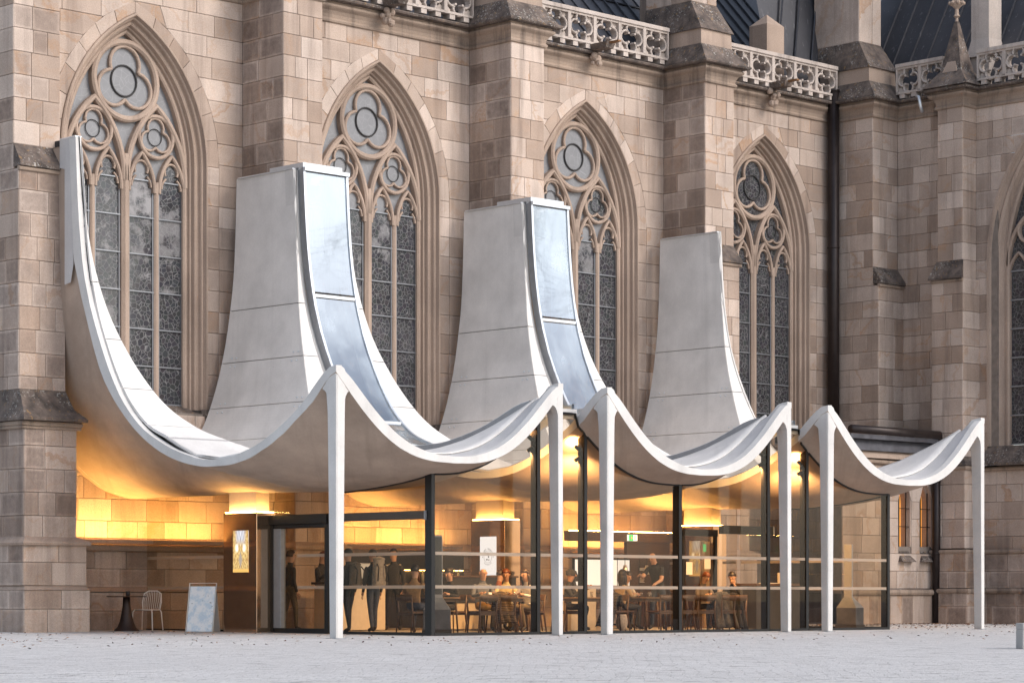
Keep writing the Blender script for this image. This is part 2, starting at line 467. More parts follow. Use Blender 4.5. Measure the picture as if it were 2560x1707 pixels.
def levels(z0, z1):
    k0 = math.floor((Z0C - z1) / CH) ; out = []
    zs = sorted({round(Z0C - CH * k, 4) for k in range(-2, 31)})
    zz = [z0] + [z for z in zs if z0 + .1 < z < z1 - .1] + [z1]
    return list(zip(zz[:-1], zz[1:]))
def wall(face, s0, s1, z0, z1, wmin=0.0, wmax=.35, ln=(.55, .95)):
    for k, (a, b) in enumerate(levels(z0, z1)):
        course(face, s0, s0, s1, s1, a, b, wmin, wmax, 1 if int(a * 10) % 2 else -1, ln)
CORE = MB()
def core(x0, x1, y0, y1, z0, z1): CORE.box(x0 + .03, x1 - .03, y0 + .03, y1, z0, z1)

# arch geometry (two centred)
def arch_R(w, h): return (h * h + w * w) / (2 * w)
def arch_path(w, zs, za, z0, n=14, xc=0.0):
    """from bottom left over the apex to bottom right"""
    Rr = arch_R(w, za - zs); pts = [(-w, z0)] if z0 < zs - .01 else []
    th = math.acos((Rr - w) / Rr)
    arc = [(-(Rr * math.cos(th * i / n) - (Rr - w)), zs + Rr * math.sin(th * i / n)) for i in range(n + 1)]
    L = pts + arc; Rt = [(-x, z) for x, z in reversed(L[:-1])]
    return [(x + xc, z) for x, z in L + Rt]
def arch_half(w, zs, za, z):
    if z <= zs: return w
    if z >= za: return 0.0
    Rr = arch_R(w, za - zs); return max(0.0, math.sqrt(max(0, Rr * Rr - (z - zs) ** 2)) - (Rr - w))

PITCH = 7.18; NB_ = 5
BC = [-.365 + PITCH * i for i in range(5)]
WC = [3.22 + PITCH * i for i in range(4)]
WY = 10.7; ZS = 10.6; ZC = 14.5
RW, RZ = 2.34, 14.05          # ring of voussoirs
HW, HZ = 1.97, 13.76
# ---- nave wall
for i in range(4):
    xl = BC[i] + .57; xr = BC[i + 1] - .57; c = WC[i]; F = front(0, WY)
    for (a, b) in levels(4.9, ZC):
        ha, hb = arch_half(RW, ZS, RZ, a), arch_half(RW, ZS, RZ, b)
        if ha <= .02:
            course(F, xl, xl, xr, xr, a, b, .0, .3, 1 if int(a * 10) % 2 else -1, (.75, 1.15)); continue
        wm = .35 if b < 10.5 else .25
        course(F, xl, xl, c - ha, c - hb, a, b, .05, wm, 0, (.7, 1.1))
        course(F, c + ha, c + hb, xr, xr, a, b, .05, wm, 0, (.7, 1.1))
    # ring and jamb stones
    ro = arch_path(RW, ZS, RZ, 4.9, 12, c); ri = arch_path(HW + .02, ZS, HZ + .02, 4.9, 12, c)
    Rr = arch_R(RW, RZ - ZS); Ri = arch_R(HW + .02, HZ + .02 - ZS)
    tho = math.acos((Rr - RW) / Rr); thi = math.acos((Ri - HW - .02) / Ri); nv = 7
    for sgn in (-1, 1):
        for k in range(nv):
            def po(t): return (c + sgn * (Rr * math.cos(tho * t) - (Rr - RW)), ZS + Rr * math.sin(tho * t))
            def pi_(t): return (c + sgn * (Ri * math.cos(thi * t) - (Ri - HW - .02)), ZS + Ri * math.sin(thi * t))
            t0, t1 = k / nv, (k + 1) / nv; tm = (t0 + t1) / 2
            q = [pi_(t0), po(t0), po(tm), po(t1), pi_(t1), pi_(tm)]
            if sgn < 0: q = q[::-1]
            stone(F, q, rng.uniform(0, .25), 'voussoir')
        for (a, b) in levels(4.9, ZS):
            s0, s1 = (c - RW, c - HW - .02) if sgn < 0 else (c + HW + .02, c + RW)
            stone(F, [(s0, a), (s1, a), (s1, b), (s0, b)], rng.uniform(0.1, .45), 'jamb_stone')
# core of the nave wall with the window holes left free
for i in range(4):
    c = WC[i]; xl = BC[i] - .2; xr = BC[i + 1] + .2
    CORE.box(xl, c - HW, WY + .03, WY + .55, 4.9, ZC + .4); CORE.box(c + HW, xr, WY + .03, WY + .55, 4.9, ZC + .4)
    pa = arch_path(HW, ZS, HZ, ZS, 12, c)
    for (x0, z0), (x1, z1) in zip(pa[:-1], pa[1:]):
        CORE.add([(x0, WY + .03, z0), (x1, WY + .03, z1), (x1, WY + .03, ZC + .4), (x0, WY + .03, ZC + .4), (x0, WY + .55, z0), (x1, WY + .55, z1)], [(0, 1, 2, 3), (0, 4, 5, 1)])
# lower nave wall (inside the pavilion): wall, ledge, plinths
for (a, b) in levels(2.1, 4.9): course(front(0, 10.55), .1, .1, 28, 28, a, b, .05, .3, 1 if int(a * 10) % 2 else -1, (.7, 1.2))
CORE.box(-1, 28, 10.58, 11.3, 0, 4.95)
for a, b, yy in ((1.02, 1.42, 10.38), (1.42, 1.86, 10.38), (0, .5, 10.24), (.5, .9, 10.24)):
    course(front(0, yy), .1, .1, 28, 28, a, b, .2, .6, 0, (.8, 1.4))
CORE.box(-1, 28, 10.41, 10.7, 0, 1.9); CORE.box(-1, 28, 10.27, 10.6, 0, .93)

# ---- buttresses
BUT = []
def rects(x0, x1, y0, z0, z1, y1, wl=(.45, .95), wf=(.0, .3), back=None, lnl=(.5, .85), lnf=(.35, .62), ext=.4):
    """stones on the left (-X) and front (-Y) faces of a block"""
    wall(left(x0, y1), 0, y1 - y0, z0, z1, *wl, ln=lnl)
    wall(front(0, y0), x0, x1, z0, z1, *wf, ln=lnf)
    CORE.box(x0 + .03, x1 - .03, y0 + .03, y1 + ext, z0, z1)
for i, c in enumerate(BC):
    x0, x1 = c - .57, c + .57
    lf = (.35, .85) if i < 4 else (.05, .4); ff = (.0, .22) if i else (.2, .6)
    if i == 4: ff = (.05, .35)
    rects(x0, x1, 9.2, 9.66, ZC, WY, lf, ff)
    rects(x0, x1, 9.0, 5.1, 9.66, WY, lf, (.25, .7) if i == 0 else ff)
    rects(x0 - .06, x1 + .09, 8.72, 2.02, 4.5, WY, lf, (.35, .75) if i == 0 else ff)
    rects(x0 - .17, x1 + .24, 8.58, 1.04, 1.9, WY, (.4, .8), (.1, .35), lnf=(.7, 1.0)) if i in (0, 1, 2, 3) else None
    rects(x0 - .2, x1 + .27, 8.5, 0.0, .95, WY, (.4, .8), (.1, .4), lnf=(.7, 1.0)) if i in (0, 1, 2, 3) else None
    # set-offs: sloped slabs with a moulded drip below
    b = MB(); xa, xb, yf, yt, zt, zb, ov, lip = x0, x1, 9.0, 9.2, 10.2, 9.78, .1, .07
    b.add([(xa, yt, zt), (xb, yt, zt), (xb + ov * .3, yf - ov, zb), (xa - ov * .3, yf - ov, zb),
           (xa, yt + .05, zb - lip), (xb, yt + .05, zb - lip), (xb + ov * .3, yf - ov, zb - lip), (xa - ov * .3, yf - ov, zb - lip)],
          [(0, 1, 2, 3), (3, 2, 6, 7), (0, 3, 7, 4), (1, 5, 6, 2), (4, 7, 6, 5)])
    part(b, 'weathering_slab', M['cap'])
    b = MB(); b.tube([(xa - .03, yf - .02, zb - lip - .05), (xb + .03, yf - .02, zb - lip - .05)], .05, 8); part(b, 'drip_moulding', M['cornice'])
    # flared lower set-off in one piece
    b = MB(); lv_ = [(x0, x1, 8.99, 5.1), (x0 - .05, x1 + .07, 8.78, 4.72), (x0 - .2, x1 + .24, 8.52, 4.5), (x0 - .2, x1 + .24, 8.52, 4.44), (x0, x1, 8.8, 4.43)]
    b.grid([[(xa, WY, z), (xa, y, z), (xb, y, z), (xb, WY, z)] for xa, xb, y, z in lv_]); part(b, 'flared_weathering', M['cap'])
    for yy, zz, rr in ((8.66, 4.38, .055), (8.69, 4.30, .035)):
        b = MB(); b.tube([(x0 - .12, WY, zz), (x0 - .12, yy, zz), (x1 + .15, yy, zz), (x1 + .15, WY, zz)], rr, 8); part(b, 'drip_moulding', M['cornice'])
    if i < 4:   # plinth mouldings
        b = MB(); b.grid([[(xa, WY, z), (xa, y, z), (xb, y, z), (xb, WY, z)] for xa, xb, y, z in ((x0 - .06, x1 + .09, 8.71, 2.05), (x0 - .2, x1 + .27, 8.52, 1.96), (x0 - .24, x1 + .31, 8.48, 1.92), (x0 - .22, x1 + .29, 8.5, 1.87), (x0 - .1, x1 + .1, 8.62, 1.86))]); part(b, 'plinth_moulding', M['trim'])
        b = MB(); b.grid([[(xa, WY, z), (xa, y, z), (xb, y, z), (xb, WY, z)] for xa, xb, y, z in ((x0 - .12, x1 + .2, 8.62, 1.05), (x0 - .22, x1 + .29, 8.46, .95), (x0 - .1, x1 + .2, 8.6, .94))]); part(b, 'plinth_moulding', M['trim'])

# ---- ledges of the inner plinth
b = MB()
b.add([(.3, 10.22, 1.93), (28, 10.22, 1.93), (28, 10.56, 2.1), (.3, 10.56, 2.1), (.3, 10.24, 1.86), (28, 10.24, 1.86)], [(0, 1, 2, 3), (4, 5, 1, 0)]); part(b, 'plinth_ledge', M['trim'])
b = MB(); b.tube([(.3, 10.3, 1.87), (28, 10.3, 1.87)], .07, 8); part(b, 'drip_moulding', M['trim'])
b = MB(); b.add([(.3, 10.2, .92), (28, 10.2, .92), (28, 10.4, 1.03), (.3, 10.4, 1.03)], [(0, 1, 2, 3)]); part(b, 'plinth_ledge', M['trim'])

# ---- cornice running along the wall and round the buttresses
def cornice_line(off):
    pts = []
    for i in range(5):
        c = BC[i]; x0, x1 = c - .57, c + .57
        if i == 0: pts += [(x0 - 3, WY - off), (x0 - off, WY - off)]
        else: pts += [(x0 - off, WY - off)]
        pts += [(x0 - off, 9.2 - off), (x1 + off if i < 4 else 28.93 - off, 9.2 - off)]
        if i < 4: pts += [(x1 + off, WY - off)]
    # transept: along X=28.93 with buttress D
    pts += [(28.93 - off, 7.32 + off), (28.3 - off, 7.32 + off), (28.3 - off, 6.47 - off), (28.93 - off, 6.47 - off), (28.93 - off, 2.0)]
    return pts
CPROF = [(.01, 14.44), (.06, 14.46), (.075, 14.50), (.05, 14.54), (.03, 14.56), (.05, 14.64), (.10, 14.72), (.17, 14.77), (.20, 14.80), (.21, 14.84), (.18, 14.87), (.14, 14.88), (.15, 14.92), (.33, 14.93), (.35, 14.97), (.34, 15.0), (.05, 15.07)]
b = MB(); b.grid([[(x, y, z) for x, y in cornice_line(o)] for o, z in CPROF[:13]], 0)
b.grid([[(x, y, z) for x, y in cornice_line(o)] for o, z in CPROF[12:]], 1)
part(b, 'cornice', [M['cornice'], M['cap']])
# top deck so that nothing looks through
b = MB(); b.box(-6, 29, 10.66, 11.6, 14.6, 15.03); b.box(28.9, 32, 1, 11, 14.6, 15.02); part(b, 'gutter_deck', M['lead'])

# ---- spouts below the balustrade
for i in range(1, 4):
    c = WC[i]; b = MB()
    b.frustum((c - .14, c + .14, 9.82, 10.5), 15.0, (c - .17, c + .17, 9.76, 10.5), 15.15, 0)
    b.box(c - .07, c + .05, 9.45, 9.9, 15.11, 15.15, 2)
    for k in range(9):
        b.ball((c + rng.uniform(-.14, .14), 10.38 + rng.uniform(-.12, .05), 14.74 + rng.uniform(-.18, .2)), rng.uniform(.05, .11), 8, 1)
    part(b, 'gargoyle_spout', [M['cap'], M['trim'], simple('rusty_spout', (.20, .09, .03), .7)], smooth=False)

# ---- balustrade panels
def quatrefoil(cx, cz, r, d, n=7):
    pts = []
    for q in range(4):
        a0 = q * math.pi / 2
        ox, oz = cx + d * math.cos(a0), cz + d * math.sin(a0) * 1.12
        for k in range(n + 1):
            t = a0 - 2.0 + 4.0 * k / n
            pts.append((ox + r * math.cos(t), oz + r * math.sin(t)))
    return pts
def sweep2d(mb, pts, w, d0, d1, to, closed=True, m=0, chamfer=.3):
    """bar following a 2D line: width w, from depth d0 (front) to d1 (back); to(s,z,d) -> world"""
    N = len(pts); rows = []
    rng_ = range(N)
    for i in rng_:
        a = pts[(i - 1) % N] if (closed or i) else pts[0]; bb = pts[(i + 1) % N] if (closed or i < N - 1) else pts[-1]
        dx, dz = bb[0] - a[0], bb[1] - a[1]; L = math.hypot(dx, dz) or 1
        nx, nz = -dz / L, dx / L; p = pts[i]; h = w / 2; cfr = chamfer * w
        def at(o, d): return to(p[0] + nx * o, p[1] + nz * o, d)
        rows.append([at(-h, d1), at(-h, d0 + cfr), at(-h + cfr, d0), at(h - cfr, d0), at(h, d0 + cfr), at(h, d1)])
    if closed: rows.append(rows[0])
    mb.grid(rows, m)
PW = .885
def panel_mesh():
    mb = MB(); to = lambda s, z, d: (s, d, z)
    mb.box(-PW / 2, -PW / 2 + .05, -.02, .2, .17, .9); mb.box(PW / 2 - .05, PW / 2, -.02, .2, .17, .9)
    sweep2d(mb, quatrefoil(0, .535, .175, .2), .055, 0, .2, to)
    for q in range(4):   # cusp knobs
        a = math.pi / 4 + q * math.pi / 2
        mb.tube([(.155 * math.cos(a), .0, .535 + .17 * math.sin(a)), (.155 * math.cos(a), .16, .535 + .17 * math.sin(a))], .032, 6)
    for sx in (-1, 1):
        for sz in (-1, 1):
            mb.bar((sx * .4, .1, .535 + sz * .34), (sx * .27, .1, .535 + sz * .22), .05, .16)
    return mb.mesh('panel', M['bal'])
M['bal'] = stone_mat('balustrade_stone', (.50, .43, .385), (.57, .50, .46), (.38, .28, .2), (.10, .08, .07), use_uv=False, streak=.6)
PM = panel_mesh()
blk = MB(); blk.box(-.09, .09, 0, .26, 0, .12); BM_ = blk.mesh('block', M['bal'])
def balustrade(p0, p1, n):
    """run of panels from p0 to p1 (x,y) along the gutter edge"""
    dx, dy = p1[0] - p0[0], p1[1] - p0[1]; L = math.hypot(dx, dy); rz = math.atan2(dy, dx); mb = MB()
    def W(s, d, z): return (p0[0] + math.cos(rz) * s - math.sin(rz) * d, p0[1] + math.sin(rz) * s + math.cos(rz) * d, z)
    def bx(s0, s1, d0, d1, z0, z1, m):
        vs = [W(s, d, z) for z in (z0, z1) for s, d in ((s0, d0), (s1, d0), (s1, d1), (s0, d1))]
        mb.add(vs, [(0, 3, 2, 1), (4, 5, 6, 7), (0, 1, 5, 4), (1, 2, 6, 5), (2, 3, 7, 6), (3, 0, 4, 7)], m)
    bx(0, L, -.05, .27, 15.92, 16.02, 0); bx(0, L, -.01, .23, 15.86, 15.92, 0); bx(0, L, -.02, .24, 15.16, 15.22, 0)
    o = part(mb, 'balustrade', [M['bal'], M['cap']])
    for k in range(n):
        s = (k + .5) * L / n; x, y, z = W(s, 0, 15.02)
        q = obj('panel', PM, o); q.location = Vector((x, y, z)); q.rotation_euler = (0, 0, rz); q.scale = (L / n / PW, 1, .995)
        for h in (-.25, .25):
            x, y, z = W(s + h * L / n, 0, 15.04); q = obj('block', BM_, o); q.location = Vector((x, y, z)); q.rotation_euler = (0, 0, rz)
for i in range(1, 4):
    balustrade((BC[i] + .75, 10.36), (BC[i + 1] - .75, 10.36), 6)
balustrade((28.6, 9.0), (28.6, 7.35), 2); balustrade((28.6, 6.2), (28.6, 2.6), 4)

# ---- piers above the cornice
for i in (1, 2, 3, 4):
    c = BC[i]; b = MB()
    b.frustum((c - .86, c + .86, 8.93, 11.3), 15.02, (c - .62, c + .62, 9.3, 11.3), 15.5, 0)
    b.frustum((c - .62, c + .62, 9.3, 11.4), 15.5, (c - .60, c + .60, 9.32, 11.4), 15.9, 1)
    b.frustum((c - .66, c + .66, 9.26, 11.4), 15.9, (c - .52, c + .52, 9.75, 11.4), 16.7, 0)
    pr = part(b, 'pier', [M['cap'], M['trim']]); hook(pr, cath)
    wall(left(c - .5, 11.4), 0, 1.65, 16.7, 19.6, .05, .4); wall(front(0, 9.75), c - .5, c + .5, 16.7, 19.6, .0, .25, (.4, .6))
    CORE.box(c - .47, c + .47, 9.78, 11.4, 16.5, 19.6)
# ---- lean-to roof of the aisle with standing seams, and the transept roof
b = MB(); b.add([(-6, 11.2, 15.0), (30, 11.2, 15.0), (30, 20.5, 25.2), (-6, 20.5, 25.2)], [(0, 1, 2, 3)])
rf = part(b, 'roof', M['roof'])
b = MB()
for k in range(46):
    x = 6 + k * .5; b.bar((x, 11.2, 15.03), (x, 20.5, 25.23), .03, .06)
tag(part(b, 'roof_seam', M['roof']), kind='stuff')
for k in range(5):
    b = MB(); z = 15.15 + k * .55; y = 11.2 + (z - 15) * 9.3 / 10.2
    b.bar((12, y, z + .03), (24, y, z + .03), .05, .03); part(b, 'roof_batten', M['roof'])
b = MB(); b.add([(29.1, 1, 15.0), (29.1, 11.6, 15.0), (36.5, 11.6, 27.8), (36.5, 1, 27.8)], [(0, 1, 2, 3)]); 
b.add([(25.5, 11.0, 15.2), (29.4, 11.0, 15.2), (33.5, 13.0, 26.8), (25.2, 13.4, 26.8)], [(0, 1, 2, 3)])
part(b, 'transept_roof', M['roof'])
for k in range(16):
    b = MB(); y = 1.4 + k * .62; b.bar((29.1, y, 15.04), (36.5, y, 27.84), .035, .09); part(b, 'seam', M['roof'])
for k in range(5):
    b = MB(); x = 25.6 + k * .75; b.bar((x, 10.97, 15.24), (x + 2.0, 12.0, 21.84), .035, .08); part(b, 'seam', M['roof'])
# chimney-like stone blocks between piers
b = MB(); b.box(21.6, 22.7, 11.5, 12.5, 15.3, 19.5); part(b, 'roof_pier', M['trim'])
b = MB(); b.box(25.2, 25.95, 10.95, 11.6, 15.2, 17.0); b.add([(25.2, 10.95, 17.0), (25.95, 10.95, 17.0), (25.95, 11.6, 17.0), (25.2, 11.6, 17.0), (25.58, 11.28, 17.35)], [(0, 1, 4), (1, 2, 4), (2, 3, 4), (3, 0, 4)])
part(b, 'roof_block', M['trim'])
b = MB(); b.box(15.6, 16.5, 11.6, 12.4, 15.4, 18.6); part(b, 'roof_pier', M['trim'])

# ---- transept wall, buttress D
wl = (.0, .3)
wall(left(28.93, 9.2), 0, 9.2 - 7.32, 5.0, ZC, *wl, ln=(.6, 1.0))
CORE.box(28.96, 30, 7.0, 9.6, 0, ZC + .4)
rects(28.3, 28.93, 6.47, 9.66, ZC, 7.32, wl, (.0, .3), lnl=(.45, .6), lnf=(.6, .7), ext=0)
rects(28.15, 28.95, 6.35, 4.7, 9.66, 7.42, wl, (.0, .3), lnl=(.5, .6), lnf=(.6, .8), ext=0)
rects(28.02, 28.97, 6.2, 2.15, 4.45, 7.5, wl, (.05, .35), lnl=(.5, .6), lnf=(.5, .8), ext=0)
rects(27.95, 29.0, 6.1, 1.05, 2.05, 7.55, (.4, .8), (.5, .9), lnl=(.5, .6), lnf=(.5, .8), ext=0)
rects(27.9, 29.0, 6.02, 0.0, .95, 7.6, (.4, .8), (.4, .8), lnl=(.5, .6), lnf=(.5, .8), ext=0)
b = MB()
b.add([(28.3, 7.36, 10.2), (28.3, 6.45, 10.2), (28.02, 6.3, 9.72), (28.02, 7.46, 9.72), (28.02, 6.3, 9.66), (28.02, 7.46, 9.66), (28.3, 6.45, 9.66)], [(0, 3, 2, 1), (2, 3, 5, 4), (1, 2, 4, 6)]); part(b, 'weathering_slab', M['cap'])
b = MB(); b.tube([(28.12, 7.42, 9.62), (28.12, 6.34, 9.62)], .045, 8); part(b, 'drip_moulding', M['cornice'])
b = MB(); b.frustum((27.95, 28.97, 6.1, 7.6), 4.45, (28.15, 28.95, 6.35, 7.45), 4.72); part(b, 'flared_weathering', M['cap'])
for pts_, r_ in (([(28.0, 7.5, 4.38), (28.0, 6.15, 4.38), (28.95, 6.15, 4.38)], .055), ([(27.95, 7.5, 2.06), (27.95, 6.1, 2.06), (28.93, 6.1, 2.06)], .06), ([(27.9, 7.5, .97), (27.9, 6.0, .97), (28.93, 6.0, .97)], .07)):
    b = MB(); b.tube(pts_, r_, 8); part(b, 'drip_moulding', M['cornice'])
# E wall with its window (left half seen)
EF = left(28.93, 6.47)      # s = 6.47 - y
EC, EW, EZS, EZA = 2.28, 1.9, 10.2, 14.05
for (a, bb) in levels(4.7, ZC):
    ha, hb = arch_half(EW, EZS, EZA, a), arch_half(EW, EZS, EZA, bb)
    if ha <= .02: course(EF, 0, 0, 5, 5, a, bb, .0, .3, 0, (.7, 1.0)); continue
    course(EF, 0, 0, EC - ha, EC - hb, a, bb, .05, .4, 0, (.4, .7))
wall(EF, 0, 5, 2.1, 4.4, .05, .45, (.7, 1.1)); 
wall(Face(28.86, 6.47, 0, -1), 0, 5, 1.05, 2.0, .55, .95, (.5, .8)); wall(Face(28.8, 6.47, 0, -1), 0, 5, 0, .95, .6, 1.0, (.6, .9))
CORE.box(28.95, 30, 1, 6.6, 0, 4.6); CORE.box(28.95, 29.6, 5.76, 6.6, 4, ZC); CORE.box(28.89, 29.2, 1, 6.5, 0, 2.0); CORE.box(28.83, 29.2, 1, 6.5, 0, .96)
CORE.box(28.95, 30, 1, 6.6, EZA + .1, ZC + .4)
b = MB()
b.add([(28.93, 6.0, 5.0), (28.93, 1, 5.0), (28.55, 1, 4.52), (28.55, 6.3, 4.52), (28.55, 6.3, 4.44), (28.55, 1, 4.44)], [(0, 3, 2, 1), (3, 4, 5, 2)], 0)
part(b, 'sill_ledge', M['cap'])
for x_, z_, r_ in ((28.82, 4.36, .06), (28.82, 2.06, .06), (28.74, .98, .07)):
    b = MB(); b.tube([(x_, 6.3, z_), (x_, 1, z_)], r_, 8); part(b, 'drip_moulding', M['cornice'])
# pinnacle above D
b = MB()
b.frustum((27.9, 29.1, 6.05, 7.6), 15.02, (28.25, 28.85, 6.5, 7.2), 15.5, 0)
b.frustum((28.25, 28.85, 6.5, 7.2), 15.5, (28.5, 28.6, 6.8, 6.9), 16.9, 0)
b.lathe([(.05, 0), (.04, .25), (.1, .3), (.06, .36), (.05, .5), (.17, .62), (.2, .7), (.08, .74), (.13, .82), (.03, .95), (.02, 1.2)], (28.55, 6.85, 16.75), 8, 1)
for k in range(8):
    t = k * math.pi / 4; b.ball((28.55 + .19 * math.cos(t), 6.85 + .19 * math.sin(t), 17.42), .055, 6, 1)
b.add([(28.2, 7.1, 15.45), (28.2, 6.6, 15.45), (28.42, 6.85, 16.15), (28.5, 7.1, 15.45), (28.5, 6.6, 15.45)], [(0, 1, 2), (0, 2, 3), (1, 4, 2)], 1)
part(b, 'pinnacle', [M['cap'], M['trim']])
b = MB(); b.box(29.3, 29.9, 6.3, 6.9, 15.0, 20.5); b.frustum((29.2, 30, 6.2, 7.0), 16.0, (29.3, 29.9, 6.3, 6.9), 16.5); part(b, 'pinnacle_shaft', M['bal'])

# ---- annex in the corner with two lancets
AY = 7.3; AF = front(0, AY); ax = [(26.75, .36), (27.72, .36)]
LZ0, LZS, LZA = 2.2, 3.4, 4.05; LW = .30
for (a, bb) in levels(1.0, 4.55):
    segs = [(24.0, 24.0)]
    for cx, w in ax:
        ha, hb = (arch_half(LW, LZS, LZA, a), arch_half(LW, LZS, LZA, bb)) if bb > LZ0 + .05 else (0, 0)
        if ha > .02:
            course(AF, *segs[-1], cx - ha, cx - hb, a, bb, .0, .35, 0, (.5, .9)); segs.append((cx + ha, cx + hb))
    course(AF, *segs[-1], 28.05, 28.05, a, bb, .0, .35, 0, (.5, .9))
course(front(0, 7.2), 24.0, 24.0, 28.0, 28.0, 0, .86, .5, .9, 0, (.45, .6))
CORE.box(24, 28.0, 7.24, 8, 0, .9); CORE.box(24, 26.4, AY + .03, 7.9, 0, 4.6); CORE.box(26.4, 28.1, AY + .03, 7.9, 0, LZ0); CORE.box(26.4, 28.1, AY + .03, 7.9, 4.1, 4.6)
CORE.box(27.07, 27.40, AY + .03, 7.9, LZ0, 4.2); CORE.box(28.04, 28.2, AY + .03, 7.9, LZ0, 4.2); CORE.box(26.3, 26.43, AY + .03, 7.9, LZ0, 4.2)
b = MB(); b.tube([(24, 7.16, .93), (28, 7.16, .93)], .08, 8); part(b, 'drip_moulding', M['cornice'])
b = MB(); b.add([(24, 7.1, .98), (28, 7.1, .98), (28, 7.32, 1.06), (24, 7.32, 1.06)], [(0, 1, 2, 3)]); part(b, 'plinth_ledge', M['cap'])
b = MB(); b.tube([(24, 7.22, 4.52), (28.1, 7.22, 4.46)], .06, 8); part(b, 'drip_moulding', M['cornice'])
b = MB(); b.frustum((24, 28.1, 7.1, 8.4), 4.58, (24, 28.1, 7.25, 8.4), 4.78); part(b, 'string_course', M['trim'])
b = MB(); b.frustum((24, 28.1, 7.12, 8.6), 4.78, (24, 28.1, 7.2, 8.6), 5.08); b.box(24, 28.1, 7.0, 8.6, 5.08, 5.2); part(b, 'lead_parapet', M['lead'])
LIT = emit('lit_window_glass', (1.0, .42, .08), .34)
for cx, w in ax:
    b = MB()
    for k, (ww, dd, za) in enumerate(((LW + .01, .0, LZA), (LW - .05, .12, LZA - .06), (LW - .09, .2, LZA - .12), (LW - .12, .34, LZA - .16))):
        pass
    prof = [(LW + .01, .0, LZA + .02), (LW - .04, .02, LZA - .05), (LW - .06, .1, LZA - .08), (LW - .1, .13, LZA - .12), (LW - .12, .3, LZA - .15)]
    b.grid([[(x, AY + d, z) for x, z in arch_path(w_, LZS, za_, LZ0, 8, cx)] for w_, d, za_ in prof])
    fr = part(b, 'lancet_window', M['trim']); hook(fr, cath)
    b = MB(); b.add([(x, AY + .28, z) for x, z in arch_path(LW - .11, LZS, LZA - .14, LZ0, 8, cx)], [tuple(range(len(arch_path(LW - .11, LZS, LZA - .14, LZ0, 8))))])
    adopt(b.build('pane', LIT), fr, cath)
    b = MB(); b.bar((cx, AY + .2, LZ0), (cx, AY + .2, 3.6), .03); b.bar((cx + .12, AY + .05, LZ0), (cx + .12, AY + .05, 3.7), .025); b.bar((cx - .3, AY + .05, 2.75), (cx + .3, AY + .05, 2.75), .02); b.bar((cx - .3, AY + .05, 3.25), (cx + .3, AY + .05, 3.25), .02)
    adopt(b.build('window_bar', M['black']), fr, cath)
    b = MB(); b.frustum((cx - .3, cx + .32, 7.12, 7.5), 1.78, (cx - .22, cx + .22, 7.36, 7.5), 2.02); b.frustum((cx - .22, cx + .22, 7.3, 7.6), 2.02, (cx - .2, cx + .2, 7.4, 7.6), 2.2)
    adopt(b.build('sill', M['cap']), fr, cath)

# ---- pipes on the church
def pipe(name, pts, r, mat='pipe', bands=()):
    b = MB(); b.tube(pts, r, 14)
    for z in bands: b.tube([(pts[0][0], pts[0][1], z), (pts[0][0], pts[0][1], z + .05)], r + .012, 14)
    return part(b, name, M[mat], smooth=True)
pipe('downpipe', [(27.52, 10.42, 15.35), (27.52, 10.42, 4.5)], .168, bands=(15.3, 10.8))
pipe('downpipe', [(27.93, 7.1, 5.3), (27.93, 7.1, .02)], .11, bands=(4.0, 2.0, .9))
pipe('gutter_pipe', [(24.0, 7.0, 5.32), (27.93, 7.0, 5.32), (27.93, 7.0, 5.0)], .11)
pipe('overflow_bend', [(28.2, 6.9, 4.35), (28.2, 6.75, 4.35), (28.2, 6.7, 4.1), (28.1, 6.9, 3.98)], .05, 'alu')
pipe('overflow_bend', [(28.1, 7.9, 14.9), (28.0, 7.75, 14.85), (28.0, 7.7, 14.6), (28.15, 7.75, 14.45)], .045, 'alu')
# ------------------------------------------------------------------ great windows
def leaded(name, dirtv, dark=(.045, .045, .053)):
    """dark stained glass: lead lines, dull colour, chalky dirt"""
    m, nt, b = new_mat(name); N = NB(nt)
    oi = N.n('ObjectInfo').outputs['Random']
    P = N.pos(); x, y, z = N.sep(P)[:3]
    v = N.comb(N.math('ADD', N.math('SUBTRACT', x, y), N.math('MULTIPLY', oi, 40.0)), 0.0, z)
    cell = N.n('TexVoronoi', feature='DISTANCE_TO_EDGE'); N.put(cell.inputs['Vector'], v); cell.inputs['Scale'].default_value = 9.0
    line = N.ramp(cell.outputs['Distance'], [(.012, 1.0), (.05, 0.0)])
    cc = N.n('TexVoronoi'); N.put(cc.inputs['Vector'], v); cc.inputs['Scale'].default_value = 9.0
    hs = N.n('HueSaturation'); N.put(hs.inputs['Color'], cc.outputs['Color']); hs.inputs['Saturation'].default_value = .25; hs.inputs['Value'].default_value = .05
    c = N.mix(.5, dark, hs.outputs[0])
    c = N.mix(N.math('MULTIPLY', line, .75), c, (.22, .215, .22))
    hz = N.noise(N.scale(v, (1, 1, 1)), 2.4, 6, .62); h2 = N.noise(v, .8, 2)
    th = N.math('ADD', N.math('MULTIPLY', N.math('SUBTRACT', h2, .5), .5), N.math('ADD', hz, N.math('MULTIPLY', N.math('SUBTRACT', oi, .5), .22)))
    d = N.math('MULTIPLY', N.ramp(th, [(.52, 0.0), (.66, 1.0)]), dirtv)
    c = N.mix(d, c, (.30, .29, .295))
    N.put(b.inputs['Base Color'], c)
    N.put(b.inputs['Roughness'], N.math('ADD', .16, N.math('MULTIPLY', d, .5)))
    N.put(b.inputs['Normal'], N.bump(N.math('ADD', line, N.math('MULTIPLY', hz, .5)), .2, .006))
    return m
M['pane_dirty'] = leaded('stained_glass_dusty', .85)
M['pane_mid'] = leaded('stained_glass', .45)
M['pane_dark'] = leaded('stained_glass_clean', .10)
